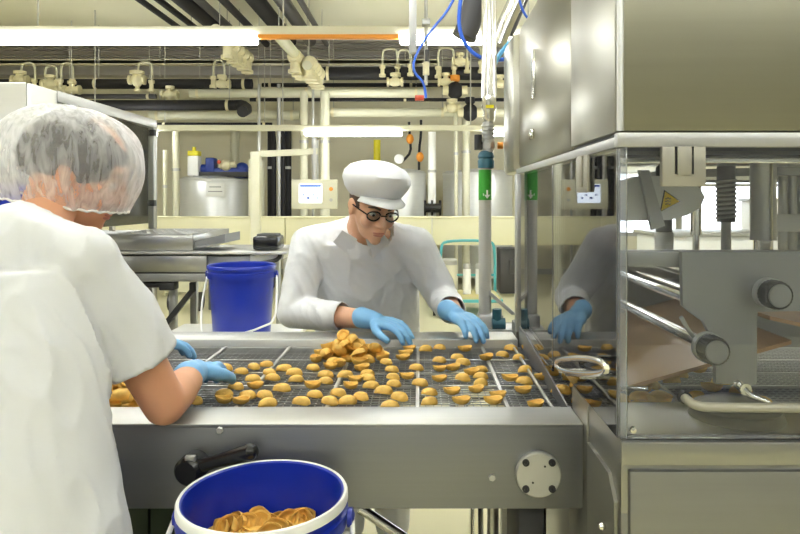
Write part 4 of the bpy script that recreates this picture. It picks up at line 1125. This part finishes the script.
for q in ((410, 139), (420, 157)):
    part('tap', MB().ell(P(q[0], q[1], 10.36), (.06, .05, .08)), 'orange', t)
t = thing('flanged_valve', 'black flanged valve at the foot of the white standpipe', 'valve', P(432, 208, 9.9))
part('body', MB().cyl(P(424, 208, 9.9), P(441, 208, 9.9), .07), 'black', t)
for q in (425, 432, 440):
    part('flange', MB().cyl(P(q-1, 208, 9.9), P(q+1, 208, 9.9), .12), 'black', t)

# low cream barrier wall
t = thing('barrier', 'long low cream barrier in front of the tanks', 'barrier', (0, 9.2, .73))
xs = [-7, -4.4, -1.9, X(432, 9.2), 2.55]
for a, b_ in zip(xs, xs[1:]):
    part('panel', MB().box(a+.006, b_-.006, 9.15, 9.25, .735, 1.115, .006), 'band', t)
part('cap_rail', MB().box(-7, 2.58, 9.12, 9.28, 1.115, 1.14, .006), 'band', t)
for a in xs:
    part('post', MB().box(a-.03, a+.03, 9.18, 9.24, 0, .74), 'alu', t)

# control panel on arm
pdn = 7.2
t = thing('control_panel', 'cream touch-screen control panel hung on an arm behind the belt', 'panel', P(315, 180, pdn))
bx = MB().box(X(292, pdn), X(337.5, pdn), pdn-.04, pdn+.06, Z(209, pdn), Z(179.5, pdn), .012)
hs = part('housing', bx, 'pipe', t)
sc_ = part('screen', MB().box(X(299, pdn-.04), X(322, pdn-.04), pdn-.044, pdn-.038, Z(203, pdn), Z(184, pdn), .003), 'screen', hs)
for a, c, s in ((304, 195, .012), (309, 198, .016), (314, 195, .012), (318, 198, .012)):
    part('icon', MB().box(X(a, pdn)-s, X(a, pdn)+s, pdn-.0455, pdn-.044, Z(c, pdn)-s*.7, Z(c, pdn)+s*.7), 'bluepump', sc_)
part('title_bar', MB().box(X(300, pdn-.04), X(321, pdn-.04), pdn-.0452, pdn-.044, Z(187, pdn), Z(185, pdn)), 'bluehose', sc_)
part('knob', MB().cyl(P(331, 189, pdn-.04), P(331, 189, pdn-.06), .022), 'orange', hs)
part('knob', MB().cyl(P(331, 200, pdn-.04), P(331, 200, pdn-.055), .018), 'alu', hs)
part('stem', MB().cyl(P(315, 180, pdn), P(315, 140, pdn), .038, n=16).cyl(P(315, 146, pdn), P(315, 138, pdn), .02), 'alu', t)
part('arm', MB().prism([(X(258, pdn), Z(151, pdn)), (X(318, pdn), Z(148.5, pdn)), (X(318, pdn), Z(154.5, pdn)), (X(258, pdn), Z(157, pdn))], (0, pdn-.035, 0), (1, 0, 0), (0, 0, 1), (0, .07, 0)), 'cream', t)
part('column', MB().box(X(256, pdn)-.05, X(256, pdn)+.05, pdn-.05, pdn+.05, 0, Z(152, pdn), .008), 'pipe', t)

# ------------------------------------------------------------------ left glazed machine
lx = -1.75
t = thing('glazed_cabinet', 'tall steel-framed glazed machine behind the person with the hair net', 'machine', (-2.3, 3.6, 0))
part('end_box', MB().box(-3.0, lx-.02, 2.92, 3.13, .9, 1.90, .006), 'steel', t)
part('side_box', MB().box(lx-.02, lx, 2.925, 3.135, 1.40, 1.895, .004), 'white', t)
part('top_bar', MB().box(lx-.03, lx, 3.14, 4.33, 1.845, 1.90, .004), 'alu', t)
part('roof_panel', MB().box(-3.0, lx-.03, 3.14, 4.33, 1.87, 1.895, .004), 'alu', t)
post = part('corner_post', MB().box(lx-.04, lx, 4.28, 4.33, 1.18, 1.845, .004), 'alu', t)
for q in (133, 203):
    part('latch', MB().box(lx-.045, lx+.008, 4.265, 4.30, Z(q+3, 4.3), Z(q-3, 4.3), .004), 'dark', post)
gp_ = part('side_pane', MB().box(lx-.014, lx-.009, 3.14, 4.28, 1.22, 1.845), 'glass', t)
part('rear_pane', MB().box(-2.9, lx-.04, 4.30, 4.306, 1.22, 1.845), 'glass', t)
for yy in (3.45, 3.58, 3.95):
    part('roller_bracket', MB().cyl((lx-.05, yy, 1.80), (lx-.03, yy, 1.80), .022).box(lx-.06, lx-.03, yy-.015, yy+.015, 1.80, 1.85), 'dgrey', t)
part('inner_rail', MB().box(lx-.7, lx-.05, 4.2, 4.25, 1.31, 1.36, .004), 'plate', t)
part('filler_head', MB().cyl((lx-.22, 3.95, 1.18), (lx-.22, 3.95, 1.48), .035).cyl((lx-.35, 3.95, 1.42), (lx-.1, 3.95, 1.42), .04).cyl((lx-.12, 3.95, 1.18), (lx-.12, 3.95, 1.45), .018), 'chrome', t)
part('base', MB().box(-3.0, lx, 2.95, 4.33, .25, 1.17, .006), 'steel', t)
for fx in (-2.9, lx-.1):
    for fy in (3.05, 4.2):
        part('foot', MB().cyl((fx, fy, 0), (fx, fy, .26), .035), 'dark', t)
# infeed table in front with box unit
d = 3.6
t = thing('cooling_table', 'grey steel tunnel table with perforated top behind the hair-netted person', 'machine', (-1.5, 3.9, 0))
xr = X(193, d)
part('tunnel', MB().box(-1.74, xr, d, 4.28, Z(250.5, d), Z(235, d), .004), 'steel', t)
pt = MB().box(-1.74, xr, d, 4.28, Z(235, d), Z(235, d)+.006)
for i in range(10):
    for j in range(6):
        pt.box(-1.70+i*.046, -1.67+i*.046, 3.66+j*.1, 3.69+j*.1, Z(235, d)+.006, Z(235, d)+.009)
part('slotted_top', pt, 'alu', t)
part('hopper_side', MB().prism([(xr+.002, Z(247, d)), (X(224, d), Z(243, d)), (X(224, d), Z(234, d)), (xr+.002, Z(241.5, d))], (0, d+.02, 0), (1, 0, 0), (0, 0, 1), (0, .3, 0)), 'face', t)
part('table_edge', MB().box(-1.74, X(287, 3.55), 3.55, 4.1, Z(254.5, 3.55), Z(251.5, 3.55), .003), 'rail', t)
part('body', MB().box(-1.74, X(208, d), 3.58, 4.2, Z(272, d), Z(255.5, d), .004), 'steel', t)
part('body_end', MB().box(X(208, d)+.001, X(250, d), 3.60, 4.1, Z(310, d), Z(255.5, d), .004), 'face', t)
part('gap_strip', MB().box(-1.74, X(208, d), 3.585, 4.1, Z(273.3, d), Z(271.8, d)), 'dark', t)
part('lower_rail', MB().box(-1.74, X(209, d), 3.57, 4.15, Z(281, d), Z(273.3, d), .003), 'plate', t)
part('drive_shaft', MB().cyl((-1.72, 3.62, Z(285, d)), (X(165, d), 3.62, Z(285, d)), .017).box(X(160, d), X(175, d), 3.58, 3.66, Z(290, d), Z(282, d), .006), 'dark', t)
part('strut', MB().prism([(X(186, d), Z(284, d)), (X(191, d), Z(284, d)), (X(191, d), Z(293, d)), (X(160, d), Z(332, d)), (X(158, d), Z(326, d)), (X(186, d), Z(291, d))], (0, d+.05, 0), (1, 0, 0), (0, 0, 1), (0, .03, 0)), 'dark', t)
for fx, fy in ((-1.70, 3.65), (-1.70, 4.1), (X(163, d), 3.75), (X(163, d), 4.1)):
    part('leg', MB().box(fx-.02, fx+.02, fy-.02, fy+.02, 0, Z(281, d), .003), 'alu', t)
part('leg', MB().box(X(212, d), X(222, d), 3.85, 3.90, 0, Z(309, d), .003), 'dgrey', t)
# little belt end
part('outfeed_belt', MB().prism([(X(255, 3.6), Z(270, 3.6)), (X(283, 3.6), Z(259, 3.6)), (X(284, 3.6), Z(254.7, 3.6)), (X(255, 3.6), Z(254.7, 3.6))], (0, 3.6, 0), (1, 0, 0), (0, 0, 1), (0, .4, 0)), 'white', t)
part('belt_support', MB().tube([P(257, 264, 3.59), P(270, 262, 3.59), P(279, 259, 3.59), P(281, 252, 3.59)], .012, 8, 1), 'dark', t)
part('belt_post', MB().box(X(250, 3.6), X(256, 3.6), 3.6, 3.65, 0, Z(255, 3.6), .003), 'white', t)
part('belt_post', MB().box(X(276, 3.9), X(279, 3.9), 3.9, 3.95, 0, Z(255, 3.9), .003), 'alu', t)
dv = thing('motor_unit', 'flat black motor unit lying on the outfeed of the grey table', 'motor', (X(266, 3.7), 3.7, Z(251.5, 3.55)))
part('casing', MB().box(X(253.5, 3.65), X(279, 3.65), 3.62, 3.80, Z(251.5, 3.55)+.001, Z(236, 3.65), .015), 'black', dv)
part('cover', MB().box(X(256, 3.65), X(276, 3.65), 3.66, 3.78, Z(236, 3.65)-.006, Z(234, 3.65), .006), 'dgrey', dv)
# white box cupboards in the far background under the barrier
ca = thing('cupboard', 'low cream cupboard under the barrier, seen behind the diagonal black strut', 'cupboard', (X(190, 8), 8.0, 0))
part('body', MB().box(X(168, 8), X(204, 8), 7.9, 8.4, .25, Z(263, 8), .01), 'cream', ca)
part('door', MB().box(X(172, 8), X(203, 8), 7.88, 7.90, .30, Z(268, 8), .006), 'cream', ca)
for q in (172, 200):
    part('caster', MB().cyl((X(q, 8)-.02, 8.0, .12), (X(q, 8)+.02, 8.0, .12), .12), 'dark', ca)
# blue edge at far left behind the hair net
bl = thing('blue_tub', 'blue tub edge just behind the hair net', 'tub', (X(-14, 1.9), 1.95, 1.0))
bl['label'] = 'blue plastic tub on its stand, its edge peeping from behind the hair net'
part('body', MB().lathe([(0, 0), (.13, 0), (.15, .32), (.155, .32), (.155, .34), (.145, .34), (.125, .01), (0, .01)], (X(-28, 2.5), 2.6, 1.09), (0, 0, 1), 40), 'blue', bl)
part('stand', MB().box(X(-28, 2.5)-.17, X(-28, 2.5)+.17, 2.43, 2.77, 1.06, 1.09, .004), 'alu', bl)
for sx in (-.15, .15):
    for sy in (-.15, .15):
        part('leg', MB().cyl((X(-28, 2.5)+sx, 2.6+sy, 0), (X(-28, 2.5)+sx, 2.6+sy, 1.06), .014, n=10), 'alu', bl)

# ------------------------------------------------------------------ trolley
d = 7.9
t = thing('trolley', 'platform trolley with teal tube frame in front of the barrier', 'trolley', (X(468, d), 8.1, 0))
a0, a1 = X(440.5, d), X(496, d)
part('deck', MB().box(X(430, d), X(500, d), 7.6, 8.35, Z(299, d), Z(296, d), .006), 'teal', t)
part('deck_board', MB().box(X(430, d)+.02, X(500, d)-.02, 7.62, 8.33, Z(296, d), Z(296, d)+.012), 'board', t)
zt = Z(240.5, 8.3); zb = Z(296, d)
b0, b1 = X(440.5, 8.3), X(495, 8.3)
part('frame', MB().tube([(b0, 8.3, zb), (b0, 8.3, zt-.08), (b0+.06, 8.3, zt), (b1-.06, 8.3, zt), (b1, 8.3, zt-.08), (b1, 8.3, zb)], .018, 10, 2).cyl((b0, 8.3, Z(275, 8.3)), (b1, 8.3, Z(275, 8.3)), .014, n=10), 'teal', t)
for sx in (X(434, d), X(483, d)):
    for sy in (7.7, 8.25):
        c = part('caster', MB().cyl((sx-.015, sy, .065), (sx+.015, sy, .065), .065, n=18), 'dark', t)
        part('fork', MB().box(sx-.025, sx+.025, sy-.02, sy+.02, .07, Z(299, d), .003), 'alu', c)
for px, wpx, y0, y1, m_, la in ((449, 16, 259, 294, 'cream', 'squat cream container on the trolley board'), (467, 8, 262, 292, 'white', 'slim white container in the middle of the trolley board'), (480, 9, 262, 292, 'white', 'white container on the trolley next to the air line')):
    dd = 8.0; c = V((X(px, dd), dd, Z(296, 7.9)+.012)); rr = wpx/2*dd/F; h_ = (y1-y0)*dd/F
    cn = thing('canister', la, 'container', c, 'containers on the trolley')
    part('body', MB().lathe([(0, 0), (rr, 0), (rr, h_*.86), (rr*.9, h_*.9), (0, h_*.9)], c, (0, 0, 1), 24), m_, cn)
    part('lid', MB().lathe([(rr*1.03, h_*.84), (rr*1.03, h_*.97), (rr*.9, h_), (0, h_)], c, (0, 0, 1), 24), 'alu', cn)
# dark machinery under the barrier
for k, (px, wpx, zt_) in enumerate(((428, 14, .68), (512, 26, .66))):
    single('floor_unit', MB().box(X(px, 9.6)-wpx/2*9.6/F, X(px, 9.6)+wpx/2*9.6/F, 9.5, 9.9, 0, zt_, .02).box(X(px, 9.6)-.05, X(px, 9.6)+.05, 9.46, 9.5, .3, .5, .01), 'dgrey',
           ('dark grey pump unit under the barrier beside the trolley', 'dark grey pump unit under the barrier beyond the air line')[k], 'unit', (X(px, 9.6), 9.7, 0))
# white equipment beyond the machine, seen through the guard
for k, (x0, x1, y0, y1, z1, la) in enumerate(((2.3, 3.6, 6.2, 6.9, 1.02, 'white low cabinet beyond the machine, seen through its front guard'), (4.0, 5.4, 7.4, 8.1, 1.35, 'taller white cabinet farther beyond the machine'))):
    t = thing('white_cabinet', la, 'cabinet', ((x0+x1)/2, (y0+y1)/2, 0))
    part('body', MB().box(x0, x1, y0, y1, .1, z1, .01), 'white', t)
    part('worktop', MB().box(x0-.03, x1+.03, y0-.03, y1+.03, z1, z1+.04, .006), 'alu', t)
    part('plinth', MB().box(x0+.05, x1-.05, y0+.05, y1-.05, 0, .1), 'dgrey', t)
    for j in range(2):
        a = x0+.02+(x1-x0-.04)*j/2
        dr = part('door', MB().box(a+.01, a+(x1-x0-.04)/2-.01, y0-.018, y0, .14, z1-.04, .004), 'white', t)
        part('handle', MB().box(a+.08, a+.2, y0-.03, y0-.018, z1-.14, z1-.12, .003), 'alu', dr)

# ------------------------------------------------------------------ world, camera, colour
wd = bpy.data.worlds.new('World'); sc.world = wd; wd.use_nodes = True
nt = wd.node_tree; bg = nt.nodes['Background']
sky = nt.nodes.new('ShaderNodeTexSky'); sky.sky_type = 'HOSEK_WILKIE'; sky.turbidity = 6; sky.ground_albedo = .6
sky.sun_direction = V((.3, -.7, .65)).normalized()
hsv = nt.nodes.new('ShaderNodeHueSaturation'); hsv.inputs['Saturation'].default_value = .35
nt.links.new(sky.outputs[0], hsv.inputs['Color']); nt.links.new(hsv.outputs[0], bg.inputs['Color'])
bg.inputs['Strength'].default_value = 9.0
cam = bpy.data.cameras.new('camera'); co_ = bpy.data.objects.new('camera', cam); C.objects.link(co_)
co_.location = (0, 0, CZ); co_.rotation_euler = (PI/2, 0, 0)
cam.sensor_width = 36; cam.lens = F/800*36
cam.shift_x = -20/800; cam.shift_y = -67/800; cam.clip_start = .02
sc.camera = co_
sc.view_settings.view_transform = 'Standard'; sc.view_settings.look = 'None'
sc.view_settings.exposure = 1.68; sc.view_settings.gamma = 1
sc.view_settings.use_curve_mapping = False
sc.cycles.use_denoising = True
sc.cycles.transparent_max_bounces = 24
sc.cycles.max_bounces = 10; sc.cycles.diffuse_bounces = 5; sc.cycles.glossy_bounces = 5
sc.cycles.caustics_reflective = False; sc.cycles.caustics_refractive = False
sc.cycles.sample_clamp_indirect = 6
